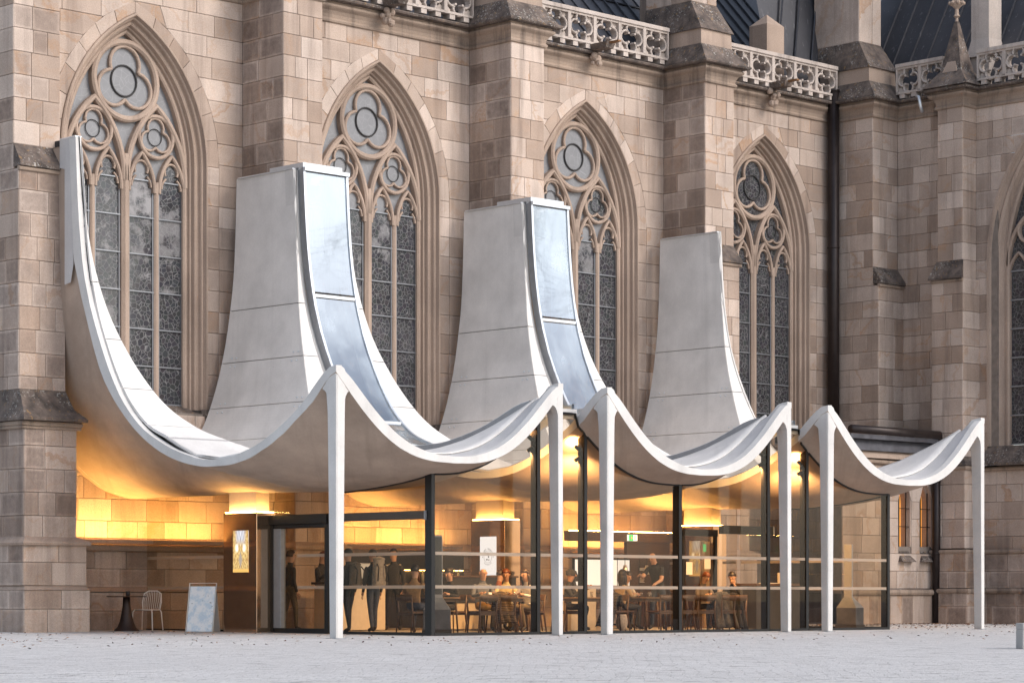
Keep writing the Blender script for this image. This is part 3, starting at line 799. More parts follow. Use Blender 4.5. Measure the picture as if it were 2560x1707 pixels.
def pale():
    m, nt, b = new_mat('protective_glazing'); N = NB(nt); P = N.pos()
    oi = N.n('ObjectInfo').outputs['Random']
    f = N.noise(P, 3.5, 5, .65); ln = N.ramp(N.vor(N.scale(P, (1, 1, 1)), 5.5, 'DISTANCE_TO_EDGE'), [(.01, 1.0), (.03, 0.0)])
    c = N.mix(f, (.14, .14, .15), (.24, .24, .25)); c = N.mix(N.math('MULTIPLY', ln, .25), c, (.4, .4, .4))
    N.put(b.inputs['Base Color'], c); b.inputs['Roughness'].default_value = .35
    return m
M['pane_pale'] = pale()

YT = 11.0      # front of the tracery
def arcpts(cx, cz, r, a0, a1, n):
    return [(cx + r * math.cos(a0 + (a1 - a0) * k / n), cz + r * math.sin(a0 + (a1 - a0) * k / n)) for k in range(n + 1)]
def trefoil(cx, cz, rr, n=9):
    r = rr * .5; d = rr * .46; pts = []
    for q in range(3):
        a = math.pi / 2 + q * 2 * math.pi / 3
        pts += arcpts(cx + d * math.cos(a), cz + d * math.sin(a), r, a - 1.95, a + 1.95, n)
    return pts
def tracery_mesh():
    mb = MB(); to = lambda s, z, d: (s, d, z)
    # splayed, moulded reveal
    prof = [(2.0, 10.705), (2.0, 10.655), (1.975, 10.635), (1.945, 10.64), (1.93, 10.70), (1.92, 10.74), (1.885, 10.745), (1.87, 10.77), (1.86, 10.84), (1.84, 10.86), (1.80, 10.84), (1.765, 10.86), (1.755, 10.91), (1.75, 10.96), (1.71, 10.97), (1.70, 11.04), (1.66, 11.06), (1.645, 11.2)]
    rows = []
    for w, y in prof:
        za = 13.50 + (w - 1.72) * 1.0
        rows.append([(x, y, z) for x, z in arch_path(w, ZS, za, 5.05, 14)])
    mb.grid(rows)
    # frame of the lights
    sweep2d(mb, arch_path(1.635, ZS, 13.43, 5.1, 14), .11, 11.02, 11.24, to, closed=False)
    # mullions
    mb2 = lambda x, w, z1: (sweep2d(mb, [(x, 5.1), (x, z1)], w, YT if w > .15 else YT + .05, 11.22, to, closed=False))
    mb2(0, .22, 10.7); mb2(.87, .13, 10.15); mb2(-.87, .13, 10.15)
    for sx in (-1, 1):
        c = sx * .845
        sweep2d(mb, arch_path(.80, 10.2, 11.86, 10.1, 10, c), .13, YT, 11.22, to, closed=False)
        sweep2d(mb, arcpts(c, 11.17, .47, 0, 2 * math.pi, 24)[:-1], .085, YT + .03, 11.2, to)
        sweep2d(mb, trefoil(c, 11.17, .44), .05, YT + .06, 11.2, to)
        for lx in (.13 + .325, .96 + .325):
            l = sx * lx
            sweep2d(mb, arch_path(.35, 9.95, 10.78, 9.9, 8, l), .085, YT + .03, 11.2, to, closed=False)
            # cusped head
            sweep2d(mb, arcpts(l, 10.42, .185, -.5, math.pi + .5, 10), .05, YT + .07, 11.2, to, closed=False)
            sweep2d(mb, arcpts(l - .02, 10.02, .29, .95, .0, 5), .045, YT + .07, 11.2, to, closed=False)
            sweep2d(mb, arcpts(l + .02, 10.02, .29, math.pi - .95, math.pi, 5), .045, YT + .07, 11.2, to, closed=False)
    sweep2d(mb, arcpts(0, 12.33, .855, 0, 2 * math.pi, 36)[:-1], .14, YT, 11.22, to)
    sweep2d(mb, trefoil(0, 12.33, .80, 12), .075, YT + .05, 11.2, to)
    # sill
    mb.add([(-1.72, 11.2, 5.2), (1.72, 11.2, 5.2), (1.98, 10.62, 4.86), (-1.98, 10.62, 4.86), (1.98, 10.66, 4.76), (-1.98, 10.66, 4.76)], [(0, 3, 2, 1), (2, 3, 5, 4)], 1)
    mb.tube([(-1.9, 10.68, 4.72), (1.9, 10.68, 4.72)], .05, 8, 1)
    for sx in (-1, 1): mb.lathe([(.01, -.32), (.09, -.2), (.13, -.05), (.15, .1), (.12, .2)], (sx * 1.92, 10.62, 4.85), 8, 1)
    return mb
TM = tracery_mesh().mesh('window', [M['trim'], M['cap']])
bm = bmesh.new(); bm.from_mesh(TM); bmesh.ops.recalc_face_normals(bm, faces=bm.faces); bm.to_mesh(TM); bm.free()
def poly_mesh(name, pts, y, mat):
    mb = MB(); mb.add([(x, y, z) for x, z in pts], [tuple(range(len(pts)))]); me = mb.mesh(name, mat); return me
def in_arch(x): return arch_half(1.635, ZS, 13.43, x)
PZ = [5.16 + .835 * k for k in range(7)]
LX = [(-1.60, -.94), (-.80, -.12), (.12, .80), (.94, 1.60)]
def pane_set():
    out = []
    for li, (a, b_) in enumerate(LX):
        for k in range(6): out.append((li, k, [(a, PZ[k] + .012), (b_, PZ[k] + .012), (b_, PZ[k + 1] - .012), (a, PZ[k + 1] - .012)], 11.14))
        out.append((li, 6, [(x, z) for x, z in arch_path((b_ - a) / 2, 10.05, 10.76, PZ[6] + .012, 6, (a + b_) / 2)], 11.15))
    for sx in (-1, 1): out.append(('s', sx, arcpts(sx * .845, 11.17, .46, 0, 2 * math.pi, 20)[:-1], 11.145))
    out.append(('b', 0, arcpts(0, 12.33, .84, 0, 2 * math.pi, 28)[:-1], 11.145))
    head = arch_path(1.62, ZS, 13.41, 9.98, 12); out.append(('h', 0, head, 11.175))
    return out
PANES = pane_set(); pm_cache = {}
bar_mb = MB()
for (a, b_) in LX:
    for k in range(7): bar_mb.bar((a - .02, 11.11, PZ[k]), (b_ + .02, 11.11, PZ[k]), .035, .028)
    for x in (a + .012, b_ - .012): bar_mb.bar((x, 11.12, 5.15), (x, 11.12, 10.2), .02, .03)
BARM = bar_mb.mesh('glazing_bar', M['alud'])
ring_mb = MB(); ring_mb.tube([(x, 11.12, z) for x, z in arcpts(0, 12.33, .345, 0, 2 * math.pi, 28)[:-1]], .022, 6, closed=True)
RINGM = [ring_mb.mesh('iron_ring', M['seam'])]
for sx in (-1, 1):
    ring_mb = MB(); ring_mb.tube([(x, 11.12, z) for x, z in arcpts(sx * .845, 11.17, .19, 0, 2 * math.pi, 20)[:-1]], .011, 6, closed=True); RINGM.append(ring_mb.mesh('iron_ring', M['seam']))

for i, c in enumerate(WC):
    w = obj('window', TM, cath); w.matrix_parent_inverse = INV['cathedral']; w.location = (c, 0, 0)
    for (a, k, pts, y) in PANES:
        if a in ('b', 's', 'h'): mt = 'pane_dark' if i == 3 or (i == 2 and a == 's' and k == 1) else 'pane_pale'
        elif k == 6: mt = 'pane_dark' if i == 3 else ('pane_mid' if (i > 0 and a == 3) else ('pane_dirty' if (i == 0 and a in (1, 3)) else 'pane_pale'))
        else:
            lev = (5 - k) + a * 1.2 + i * 1.7
            mt = 'pane_dirty' if lev < 3.4 else ('pane_mid' if lev < 6 else 'pane_dark')
        key = (a, k, mt)
        if key not in pm_cache: pm_cache[key] = poly_mesh('pane', pts, y, M[mt])
        obj('pane', pm_cache[key], w)
    obj('glazing_bar', BARM, w)
    for rm in RINGM: obj('iron_ring', rm, w)
# partly seen window of the transept
mb = MB(); EYX = 28.93
def eto(s, z, d): return (EYX + d, 6.47 - EC - s, z)
rows = []
for w_, d in ((1.9, 0.0), (1.88, -.06), (1.8, -.05), (1.76, .06), (1.68, .08), (1.62, .04), (1.55, .1), (1.5, .24), (1.42, .26)):
    rows.append([eto(x, z, d) for x, z in arch_path(w_, EZS, EZA - (1.9 - w_) * 1.05, 5.0, 12)])
mb.grid(rows)
sweep2d(mb, arch_path(1.38, EZS, 13.45, 5.0, 12), .12, .2, .42, eto, closed=False)
for x, w_ in ((-.72, .12), (0, .2), (.72, .12)): sweep2d(mb, [(x, 5.0), (x, 10.3)], w_, .2, .42, eto, closed=False)
for c in (-.7, .7):
    sweep2d(mb, arch_path(.68, 10.1, 11.4, 10.0, 8, c), .1, .2, .42, eto, closed=False); sweep2d(mb, arcpts(c, 10.95, .34, 0, 6.283, 20)[:-1], .07, .22, .42, eto)
for l in (-1.05, -.36, .36, 1.05): sweep2d(mb, arch_path(.31, 9.75, 10.35, 9.7, 6, l), .07, .24, .4, eto, closed=False)
sweep2d(mb, arcpts(0, 12.2, .72, 0, 6.283, 30)[:-1], .12, .2, .42, eto); sweep2d(mb, trefoil(0, 12.2, .68), .06, .24, .42, eto)
tw = part(mb, 'window', M['trim'])
M['pane_lace'] = leaded('leaded_lattice', .12)
for li, (a, b_) in enumerate(((-1.35, -.78), (-.66, -.1), (.1, .66), (.78, 1.35))):
    for k in range(7):
        z0, z1 = 5.05 + .8 * k, 5.05 + .8 * (k + 1)
        mb = MB(); mb.add([eto(a, z0 + .015, .34), eto(b_, z0 + .015, .34), eto(b_, z1 - .015, .34), eto(a, z1 - .015, .34)], [(0, 1, 2, 3)]); adopt(mb.build('pane', M['pane_lace']), tw, cath)
        mb = MB(); mb.bar(eto(a - .02, z0, .31), eto(b_ + .02, z0, .31), .04); adopt(mb.build('glazing_bar', M['alud']), tw, cath)
mb = MB(); ap = arch_path(1.36, EZS, 13.4, 10.65, 12); mb.add([eto(x, z, .37) for x, z in ap], [tuple(range(len(ap)))]); adopt(mb.build('pane', M['pane_lace']), tw, cath)

# ------------------------------------------------------------------ build the stones
def stone_mb(mb, face, poly, weather):
    n = len(poly); cx = sum(p[0] for p in poly) / n; cz = sum(p[1] for p in poly) / n
    def inset(d):
        out = []
        for i in range(n):
            p0, p, p1 = poly[i - 1], poly[i], poly[(i + 1) % n]
            e0 = (p[0] - p0[0], p[1] - p0[1]); e1 = (p1[0] - p[0], p1[1] - p[1])
            l0 = math.hypot(*e0) or 1e-6; l1 = math.hypot(*e1) or 1e-6
            n0 = (-e0[1] / l0, e0[0] / l0); n1 = (-e1[1] / l1, e1[0] / l1)
            k = 1 + n0[0] * n1[0] + n0[1] * n1[1]
            if k < .2: k = .2
            ox, oz = (n0[0] + n1[0]) / k * d, (n0[1] + n1[1]) / k * d
            ox = max(-3 * d, min(3 * d, ox)); oz = max(-3 * d, min(3 * d, oz))
            out.append((p[0] + ox, p[1] + oz))
        return out
    d = rng.uniform(0, .007); a, b_ = inset(.0055), inset(.016)
    A0 = [face.w(s, z, -.03) for s, z in a]; A = [face.w(s, z, d) for s, z in a]; B = [face.w(s, z, d + .006) for s, z in b_]
    smin = min(p[0] for p in poly); smax = max(p[0] for p in poly); zmin = min(p[1] for p in poly); zmax = max(p[1] for p in poly)
    U = lambda p: ((p[0] - smin) / max(.01, smax - smin), (p[1] - zmin) / max(.01, zmax - zmin))
    fs = [tuple(range(2 * n, 3 * n))]; uv = [[U(p) for p in b_]]
    for i in range(n):
        j = (i + 1) % n
        fs.append((n + i, n + j, 2 * n + j, 2 * n + i)); uv.append([U(a[i]), U(a[j]), U(b_[j]), U(b_[i])])
        fs.append((i, j, n + j, n + i)); uv.append([U(a[i]), U(a[j]), U(a[j]), U(a[i])])
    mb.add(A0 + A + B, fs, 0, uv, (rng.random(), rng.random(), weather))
def score(st):
    face, poly, w, nm = st
    pp = [proj(face.w(s, z)) for s, z in poly]
    if not any(-20 < u < 2580 and -20 < v < 1720 for u, v in pp): return 0
    ar = abs(sum(pp[i - 1][0] * pp[i][1] - pp[i][0] * pp[i - 1][1] for i in range(len(pp)))) / 2
    cu = sum(p[0] for p in pp) / len(pp); cv = sum(p[1] for p in pp) / len(pp)
    if 600 < cu < 2300 and cv > 1000: ar *= .35      # mostly hidden by the pavilion
    return ar
sc = sorted(range(len(STONES)), key=lambda k: -score(STONES[k])); byname = {}
rest = MB(); mort = None
for k in sc:
    face, poly, w, nm = STONES[k]
    cnt = byname.get(nm, 0)
    if score(STONES[k]) > 0 and cnt < {'stone': 298, 'voussoir': 56, 'jamb_stone': 60}[nm]:
        byname[nm] = cnt + 1
        mb = MB(); stone_mb(mb, face, poly, w); me = mb.mesh(nm, M['stone'])
        o = obj(nm, me, cath); o.matrix_parent_inverse = INV['cathedral']
    else: stone_mb(rest, face, poly, w)
me = rest.mesh('stonework', M['stone']); o = obj('stonework', me, cath); o.matrix_parent_inverse = INV['cathedral']; tag(o, kind='stuff')
part(CORE, 'wall_core', M['mortar'])
print('stones', len(STONES))
# ------------------------------------------------------------------ pavilion
pav = thing('pavilion', 'white pavilion with sweeping concrete shell roofs and glass walls set against the cathedral', 'pavilion', (10, 1, .05))
INV['pavilion'] = Matrix.Translation(pav.location).inverted()
def ppart(mb, name, mats, smooth=False, parent=None, fix=True):
    o = mb.build(name, mats, None, smooth, fix)
    if parent is None: o.parent = pav; o.matrix_parent_inverse = INV['pavilion']
    else: o.parent = parent
    return o
def T(tab):
    """monotone cubic through the table"""
    a = np.array(tab, float); x, y = a[:, 0], a[:, 1]; h = np.diff(x); d = np.diff(y) / h; m = np.zeros(len(x)); m[0], m[-1] = d[0], d[-1]
    for k in range(1, len(x) - 1):
        if d[k - 1] * d[k] > 0:
            w1 = 2 * h[k] + h[k - 1]; w2 = h[k] + 2 * h[k - 1]; m[k] = (w1 + w2) / (w1 / d[k - 1] + w2 / d[k])
    def f(t):
        if t <= x[0]: return float(y[0])
        if t >= x[-1]: return float(y[-1])
        k = int(np.searchsorted(x, t)) - 1; k = max(0, k); u = (t - x[k]) / h[k]
        return float((1 + 2 * u) * (1 - u) ** 2 * y[k] + u * (1 - u) ** 2 * h[k] * m[k] + u * u * (3 - 2 * u) * y[k + 1] + u * u * (u - 1) * h[k] * m[k + 1])
    return f
def Tinv(tab, desc=False):
    a = np.array(tab, float); f = T(tab); xs = np.linspace(a[0, 0], a[-1, 0], 1500); ys = np.array([f(t) for t in xs])
    if desc: xs, ys = xs[::-1], ys[::-1]
    return lambda z: float(np.interp(z, ys, xs))
ML = [0.0, 7.22, 14.33]; MR = [5.95, 13.07, 20.25]; HWM = 2.965
FC_T = [(0, 5.06), (.31, 4.98), (.72, 4.78), (1.17, 4.58), (1.86, 4.32), (2.34, 4.15), (3.08, 3.97), (3.63, 3.87), (4.4, 3.83), (5.0, 3.90), (5.47, 4.03), (5.9, 4.20), (6.3, 4.47), (6.72, 4.88), (7.12, 5.45), (7.45, 6.05), (7.72, 6.65), (7.93, 7.3), (8.08, 8.0), (8.18, 8.7), (8.25, 9.5), (8.30, 10.35)]
G_T = [(.12, 10.35), (.15, 9.2), (.2, 8.2), (.30, 7.36), (.45, 6.5), (.66, 5.7), (.87, 5.1), (1.08, 4.65), (1.33, 4.33), (1.55, 4.1), (1.75, 3.95), (2.2, 3.73), (2.965, 3.6)]
EF_T = [(0, 5.05), (.06, 5.04), (.2, 4.98), (.37, 4.85), (.6, 4.63), (.88, 4.36), (1.2, 4.09), (1.58, 3.83), (1.9, 3.68), (2.19, 3.59), (2.55, 3.52), (2.965, 3.5)]
EB_T = [(0, 4.95), (.27, 4.66), (.5, 4.42), (.73, 4.2), (1.0, 3.97), (1.3, 3.76), (1.58, 3.61), (1.9, 3.49), (2.14, 3.43), (2.5, 3.385), (2.965, 3.37)]
FT_T = [(0, 5.07), (.13, 5.06), (.3, 4.98), (.45, 4.87), (.7, 4.66), (.97, 4.42), (1.45, 4.12), (1.97, 3.85), (2.4, 3.68), (2.81, 3.57), (3.25, 3.49), (3.68, 3.47), (4.1, 3.50), (4.5, 3.59), (5.0, 3.73), (5.47, 3.92), (5.85, 4.10), (6.2, 4.33), (6.7, 4.80), (7.12, 5.39), (7.5, 6.1), (7.8, 6.77), (8.0, 7.35), (8.15, 8.1), (8.25, 9.0), (8.33, 10.33)]
FS_T = [(0, 4.95), (.2, 4.86), (.38, 4.70), (.7, 4.41), (1.15, 4.12), (1.63, 3.83), (2.2, 3.58), (2.82, 3.40), (3.4, 3.34), (3.89, 3.34), (4.4, 3.40), (4.92, 3.52), (5.35, 3.67), (5.77, 3.87), (6.25, 4.17), (6.72, 4.56), (7.1, 4.95), (7.39, 5.33), (7.7, 5.95), (7.95, 6.6), (8.15, 7.3), (8.4, 8.3), (8.55, 9.3), (8.62, 10.3)]
GS_T = [(.02, 10.2), (.05, 8.4), (.1, 7.2), (.2, 6.3), (.4, 5.5), (.68, 4.75), (1.02, 4.15), (1.44, 3.68), (1.76, 3.42), (2.11, 3.21), (2.48, 3.07), (2.965, 2.97)]
VS_T = [(0, 3.37), (.4, 3.28), (.85, 3.2), (1.4, 3.10), (2, 3.03), (2.7, 2.97), (3.4, 2.93), (5, 2.90), (8, 2.95), (10.4, 2.97)]
FC, G, EFt, EB, FT, FS, GS, VS = map(T, (FC_T, G_T, EF_T, EB_T, FT_T, FS_T, GS_T, VS_T))
def FCs(y, side):
    if side == 'R' or y > 5.6: return FC(y)
    t = sstep(4.4, 5.6, y); return (FT(y) + .02) * (1 - t) + FC(y) * t
def clad(dx, y, side='R'):
    fc = FCs(y, side)
    s = (EFt(dx) - 3.5) / 1.55; zf = 3.6 + (fc - 3.6) * s if fc > 3.6 else fc
    zb = min(fc, G(dx)); t = sstep(2.6, 4.6, y)
    return zf * (1 - t) + zb * t
def smin(a, b, k=.5):
    h = max(0.0, min(1.0, .5 + .5 * (b - a) / k)); return b * (1 - h) + a * h - k * h * (1 - h)
def soff(dx, y, side='R'):
    s = max(0.0, (EB(dx) - 3.37) / 1.58); zf = VS(y) + (FS(y) - VS(y)) * s
    zb = smin(FS(y), GS(dx)) if min(FS(y), GS(dx)) < 6 and dx > .03 else min(FS(y), GS(dx)); t = sstep(3.2, 5.2, y)
    return zf * (1 - t) + zb * t
def soffit_at(x, y):
    for l, r in zip(ML, MR):
        if l <= x <= r: return soff(min(x - l, r - x), y)
    return 4.56
YB_T = [(.12, 10.39), (.87, 10.39), (2.965, 10.36)]
YB = T(YB_T)
ZL0 = [10.35, 9.8, 9.2, 8.6, 8.1, 7.7, 7.31, 6.95, 6.6, 6.3, 6.10, 5.8, 5.5, 5.25, 5.05, 4.8, 4.6, 4.42, 4.26, 4.12, 4.0, 3.9]
ZL = [ZL0[0]] + [a + (b_ - a) * k / 3 for a, b_ in zip(ZL0[:-1], ZL0[1:]) for k in (1, 2, 3)]; ZL = [round(z, 4) for z in ZL]
def surface_grid(gt, ft, zl, xtra, yfront, backf, zfun, l, r):
    gi = Tinv(gt, True); back = [p for p in ft if p[0] >= 4.39]; fi = Tinv(back)
    dxs = sorted({round(gi(z), 5) for z in zl} | set(xtra)); ysb = sorted({round(fi(z), 5) for z in zl if z >= back[0][1] - .001})
    xs_ = [(dx, l + dx) for dx in dxs if dx < HWM - .01] + [(HWM, (l + r) / 2)] + [(dx, r - dx) for dx in reversed(dxs) if dx < HWM - .01]
    ys_ = sorted(set(yfront) | set(ysb)); ymax = ys_[-1]; nb = 5
    rows = []
    for y in ys_: rows.append([(x, y, zfun(dx, y, 'L' if x < (l + r) / 2 else 'R')) for dx, x in xs_])
    for k in range(1, nb + 1): rows.append([(x, ymax + (max(backf(dx), ymax + .05) - ymax) * k / nb, min(zfun(dx, ymax), gt_max(gt, dx))) for dx, x in xs_])
    return xs_, ys_, rows, ymax
_gtf = {}
def gt_max(gt, dx):
    k = id(gt)
    if k not in _gtf: _gtf[k] = T(gt)
    return _gtf[k](dx)
def tri_cells(rows):
    """split every cell along the diagonal that follows a ridge"""
    n = len(rows[0]); out = []
    for j in range(len(rows) - 1):
        for i in range(n - 1):
            a, b_, c, d = (j, i), (j, i + 1), (j + 1, i + 1), (j + 1, i)
            za, zb, zc, zd = (rows[p][q][2] for p, q in (a, b_, c, d))
            # ridge: choose the diagonal whose midpoint is higher
            if za + zc >= zb + zd: out.append(((a, b_, c), (a, c, d)))
            else: out.append(((a, b_, d), (b_, c, d)))
    return out
BANDS = [(7.31, 99), (6.10, 7.31), (5.05, 6.10), (4.26, 5.05), (-9, 4.26)]
def band_of(z):
    for k, (a, b_) in enumerate(BANDS):
        if a <= z < b_: return k
    return 4
M['gut'] = concrete('gutter_concrete', (.52, .505, .50), .3, pits=False)
GI = Tinv(G_T, True)
bolt = MB(); bolt.lathe([(.022, 0), (.02, .012), (.012, .018)], (0, 0, 0), 8); BOLTM = bolt.mesh('bolt', M['alu'])
for mi, (l, r) in enumerate(zip(ML, MR)):
    # --- soffit and rim: the concrete shell
    xs_, ys_, rows, ym = surface_grid(GS_T, FS_T, ZL, [.0, .03, 1.44, 1.76, 2.11, 2.35, 2.6, 2.8], [0.0, .2, .45, .8, 1.2, 1.7, 2.2, 2.8, 3.4, 4.0], lambda dx: 10.56 if dx > 1.3 else 10.30, soff, l, r)
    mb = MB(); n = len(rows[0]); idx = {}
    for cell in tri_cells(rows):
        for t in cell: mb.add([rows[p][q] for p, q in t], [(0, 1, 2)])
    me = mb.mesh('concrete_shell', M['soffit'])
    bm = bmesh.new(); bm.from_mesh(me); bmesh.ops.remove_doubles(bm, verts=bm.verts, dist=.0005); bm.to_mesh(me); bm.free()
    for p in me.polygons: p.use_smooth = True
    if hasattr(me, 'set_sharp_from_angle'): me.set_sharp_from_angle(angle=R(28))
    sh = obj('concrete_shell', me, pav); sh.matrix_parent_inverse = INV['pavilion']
    # --- rim
    mb = MB()
    def rim(pt, pb, closed=False):
        """rows of 4 points (outer bottom, outer top, inner top, inner bottom)"""
        qq = [list(q) for q in zip(pb[0], pt[0], pt[1], pb[1])]
        mb.grid([q + [q[0]] for q in qq]); mb.add(qq[0], [(0, 1, 2, 3)]); mb.add(qq[-1], [(0, 1, 2, 3)])
    xe = [l + .004 + (r - l - .008) * k / 56 for k in range(57)]
    dxf = lambda x: min(x - l, r - x)
    rim(([(x, 0, EFt(dxf(x))) for x in xe], [(x, .16, EFt(dxf(x)) + .01) for x in xe]), ([(x, 0, EB(dxf(x))) for x in xe], [(x, .2, EB(dxf(x)) - .005) for x in xe]))
    zz = [p[0] for p in FT_T]; ye = sorted(set(list(np.linspace(.004, 8, 48)) + [8.1, 8.2, 8.26, 8.3, 8.33]))
    for x0, sg in ((l, 1), (r, -1)):
        # side rim, thicker where it stands up as a chimney wall
        bot = []
        for y in ye:
            if y < 7.9: bot.append((y, FS(y)))
            else:
                z = FT(y); bot.append((y + .30 * sstep(7.9, 8.12, y), z if y > 8.12 else FS(y) + (z - FS(y)) * sstep(7.9, 8.12, y)))
        rim(([(x0, y, FT(y)) for y in ye], [(x0 + sg * .14, y, FT(y) + .005) for y in ye]), ([(x0, y, z) for y, z in bot], [(x0 + sg * .14, y, z) for y, z in bot]))
    ppart(mb, 'rim', M['conc'], True, sh)
    o = [c for c in sh.children][-1]
    if hasattr(o.data, 'set_sharp_from_angle'): o.data.set_sharp_from_angle(angle=R(35))
    # --- roof cladding: dark underlay and separate panels on it
    xs_, ys_, rows, ym = surface_grid(G_T, FC_T, ZL, [2.0, 2.2, 2.45, 2.7], [.62, 1.0, 1.45, 1.9, 2.4, 3.0, 3.63, 4.4], YB, clad, l, r)
    n = len(rows[0]); groups = {}; ub = MB()
    for cell in tri_cells(rows):
        for t in cell:
            P3 = [rows[p][q] for p, q in t]
            cx = sum(p[0] for p in P3) / 3; cy = sum(p[1] for p in P3) / 3; cz = sum(p[2] for p in P3) / 3
            nv = (Vector(P3[1]) - Vector(P3[0])).cross(Vector(P3[2]) - Vector(P3[0]))
            if nv.z < 0: P3 = P3[::-1]; nv = -nv
            if nv.length < 1e-9: continue
            nv.normalize()
            side = 'L' if cx < (l + r) / 2 else 'R'
            zm = max(p[2] for p in P3)
            if cy < 4.39 or zm < 4.005: key = ('V', 'C', 0)
            elif abs(nv.y) > abs(nv.x) * 1.02 and cy < 8.4: key = ('F', side, band_of(cz))
            else: key = ('S', side, band_of(cz))
            groups.setdefault(key, []).append(P3)
            ub.add([Vector(p) - nv * .045 for p in P3], [(0, 1, 2)], 1 if key[0] == 'V' else 0)
    un = ppart(ub, 'roof_underlay', [M['seam'], M['gut']], False, None, False)
    for key, tris in groups.items():
        pm = MB()
        for t in tris: pm.add(t, [(0, 1, 2)])
        me = pm.mesh('cladding_panel', M['panel'])
        bm = bmesh.new(); bm.from_mesh(me); bmesh.ops.remove_doubles(bm, verts=bm.verts, dist=.0005)
        bmesh.ops.dissolve_degenerate(bm, dist=.0005, edges=bm.edges)
        if True:
            rg = bmesh.ops.inset_region(bm, faces=bm.faces[:], thickness=.009, use_even_offset=True, use_boundary=True)
            bmesh.ops.delete(bm, geom=rg['faces'], context='FACES')
        bm.to_mesh(me); bm.free()
        if key[0] == 'V':
            for p in me.polygons: p.use_smooth = True
        o = obj('cladding_panel', me, pav); o.matrix_parent_inverse = INV['pavilion']
        s_ = o.modifiers.new('thick', 'SOLIDIFY'); s_.thickness = .03; s_.offset = -1
    mb = MB(); gx = [l + .12 + (r - l - .24) * k / 40 for k in range(41)]
    mb.grid([[(x, .15, EFt(dxf(x)) - .03) for x in gx], [(x, .66, clad(dxf(x), .66, 'L' if x < (l + r) / 2 else 'R') - .035) for x in gx]]); ppart(mb, 'gutter', M['gut'], True)
    mb = MB(); mb.add([(l - .003, 8.56, 10.33), (l - .003, 8.4, 7.7), (l - .003, 8.5, 7.33), (l - .003, 8.72, 7.3), (l - .003, 8.72, 9.7), (l - .003, 8.9, 9.75), (l - .003, 8.9, 10.34)], [(0, 1, 2, 3, 4, 5, 6)]); ppart(mb, 'chimney_flank', M['gut'])
    mb = MB(); mb.add([(r - .03, 8.36, 10.33), (r - .03, 8.34, 7.4), (r - .03, 8.8, 7.3), (r - .03, 10.25, 7.2), (r - .03, 10.25, 10.34)], [(0, 1, 2, 3, 4)]); ppart(mb, 'chimney_flank', M['gut'])
    for xa, xb, yb_ in ((l - .003, l + .16, 8.9), (r - .16, r + .003, 10.3)):
        mb = MB(); mb.box(xa, xb, 8.34, yb_, 10.335, 10.36); ppart(mb, 'coping', M['alu'])
    # end wall of the roof towards the church so the shell is closed
    mb = MB(); mb.grid([rows[-1], [(x, y, soff(dx, 8.4) if dx > .3 else 3.2) for (x, y, z), (dx, _) in zip(rows[-1], xs_)]]); ppart(mb, 'back_closure', M['panel'])
    # bolts in pairs at the joints of the right hand flank
    for zj in (6.1, 5.05):
        dx = GI(zj); x = r - dx
        for y in (8.5 - (7.4 - zj) * .5, YB(dx) - .35):
            for sy in (0, .17):
                for dz in (-.1, .1):
                    dxx = GI(zj + dz); q = obj('bolt', BOLTM, pav); q.matrix_parent_inverse = INV['pavilion']
                    q.location = (r - dxx - .004, y - sy, zj + dz); q.rotation_euler = (0, R(-62), 0)
    # --- columns at both front corners
    for x0, sg, nm in ((l, 1, 'L'), (r, -1, 'R')):
        mb = MB(); lv = [(0.0, .17, .19), (2.2, .195, .215), (4.2, .215, .25), (4.7, .235, .30), (4.86, .25, .34), (4.96, .23, .30), (5.02, .19, .25), (5.05, .14, .19)]
        wy = 1.0 if nm == 'L' else 1.15; wx = 1.0 if nm == 'L' else .62
        ch = .035; rowsC = []
        for z, w_, d_ in lv:
            w_ *= wx; d_ *= wy; xo = x0
            if z > 4.9: xo = x0 + sg * .02 * (z - 4.9) / .15
            xo += sg * .005; ring = [(xo + sg * ch, .005), (xo + sg * w_, .005), (xo + sg * w_, d_), (xo, d_), (xo, ch)]
            if nm == 'R': xo -= .005; ring = [(xo, .005), (xo - w_, .005), (xo - w_, d_), (xo, d_)]
            rowsC.append([(x, y, z) for x, y in ring] + [(ring[0][0], ring[0][1], z)])
        mb.grid(rowsC); mb.add(rowsC[-1][:-1], [tuple(range(len(rowsC[-1]) - 1))])
        if nm == 'L':   # shadow gap in the corner
            mb.box(x0 + .008, x0 + .03, .008, .03, 0, 4.9)
        o = ppart(mb, 'column', M['conc']); bevel(o, .012, 2, 50)
        mb = MB(); mb.box(min(x0, x0 + sg * .2 * wx) - .03, max(x0, x0 + sg * .2 * wx) + .03, -.03, .26, -.02, .012 + gz(x0, 0)); ppart(mb, 'base_plate', M['alud'])
        # fillet between column and rim
        mb = MB(); pts = [(x0 + sg * (.2 * wx + .16 * (1 - math.cos(t))), 4.26 + .36 * math.sin(t)) for t in [k * math.pi / 2 / 6 for k in range(7)]]
        poly = [(x0 + sg * .18 * wx, 4.2)] + pts + [(x0 + sg * .34, 4.68), (x0 + sg * .18 * wx, 4.85)]
        mb.prism(poly, (0, .18, 0), (1, 0, 0), (0, 0, 1), .17); ppart(mb, 'column_fillet', M['conc'])
        if nm == 'L':
            mb = MB(); pts = [(.22 + .17 * (1 - math.cos(t)), 4.26 + .38 * math.sin(t)) for t in [k * math.pi / 2 / 6 for k in range(7)]]
            poly = [(.2, 4.2)] + pts + [(.4, 4.72), (.2, 4.85)]
            mb.prism(poly, (x0 + .01, 0, 0), (0, 1, 0), (0, 0, 1), .13); ppart(mb, 'column_fillet', M['conc'])

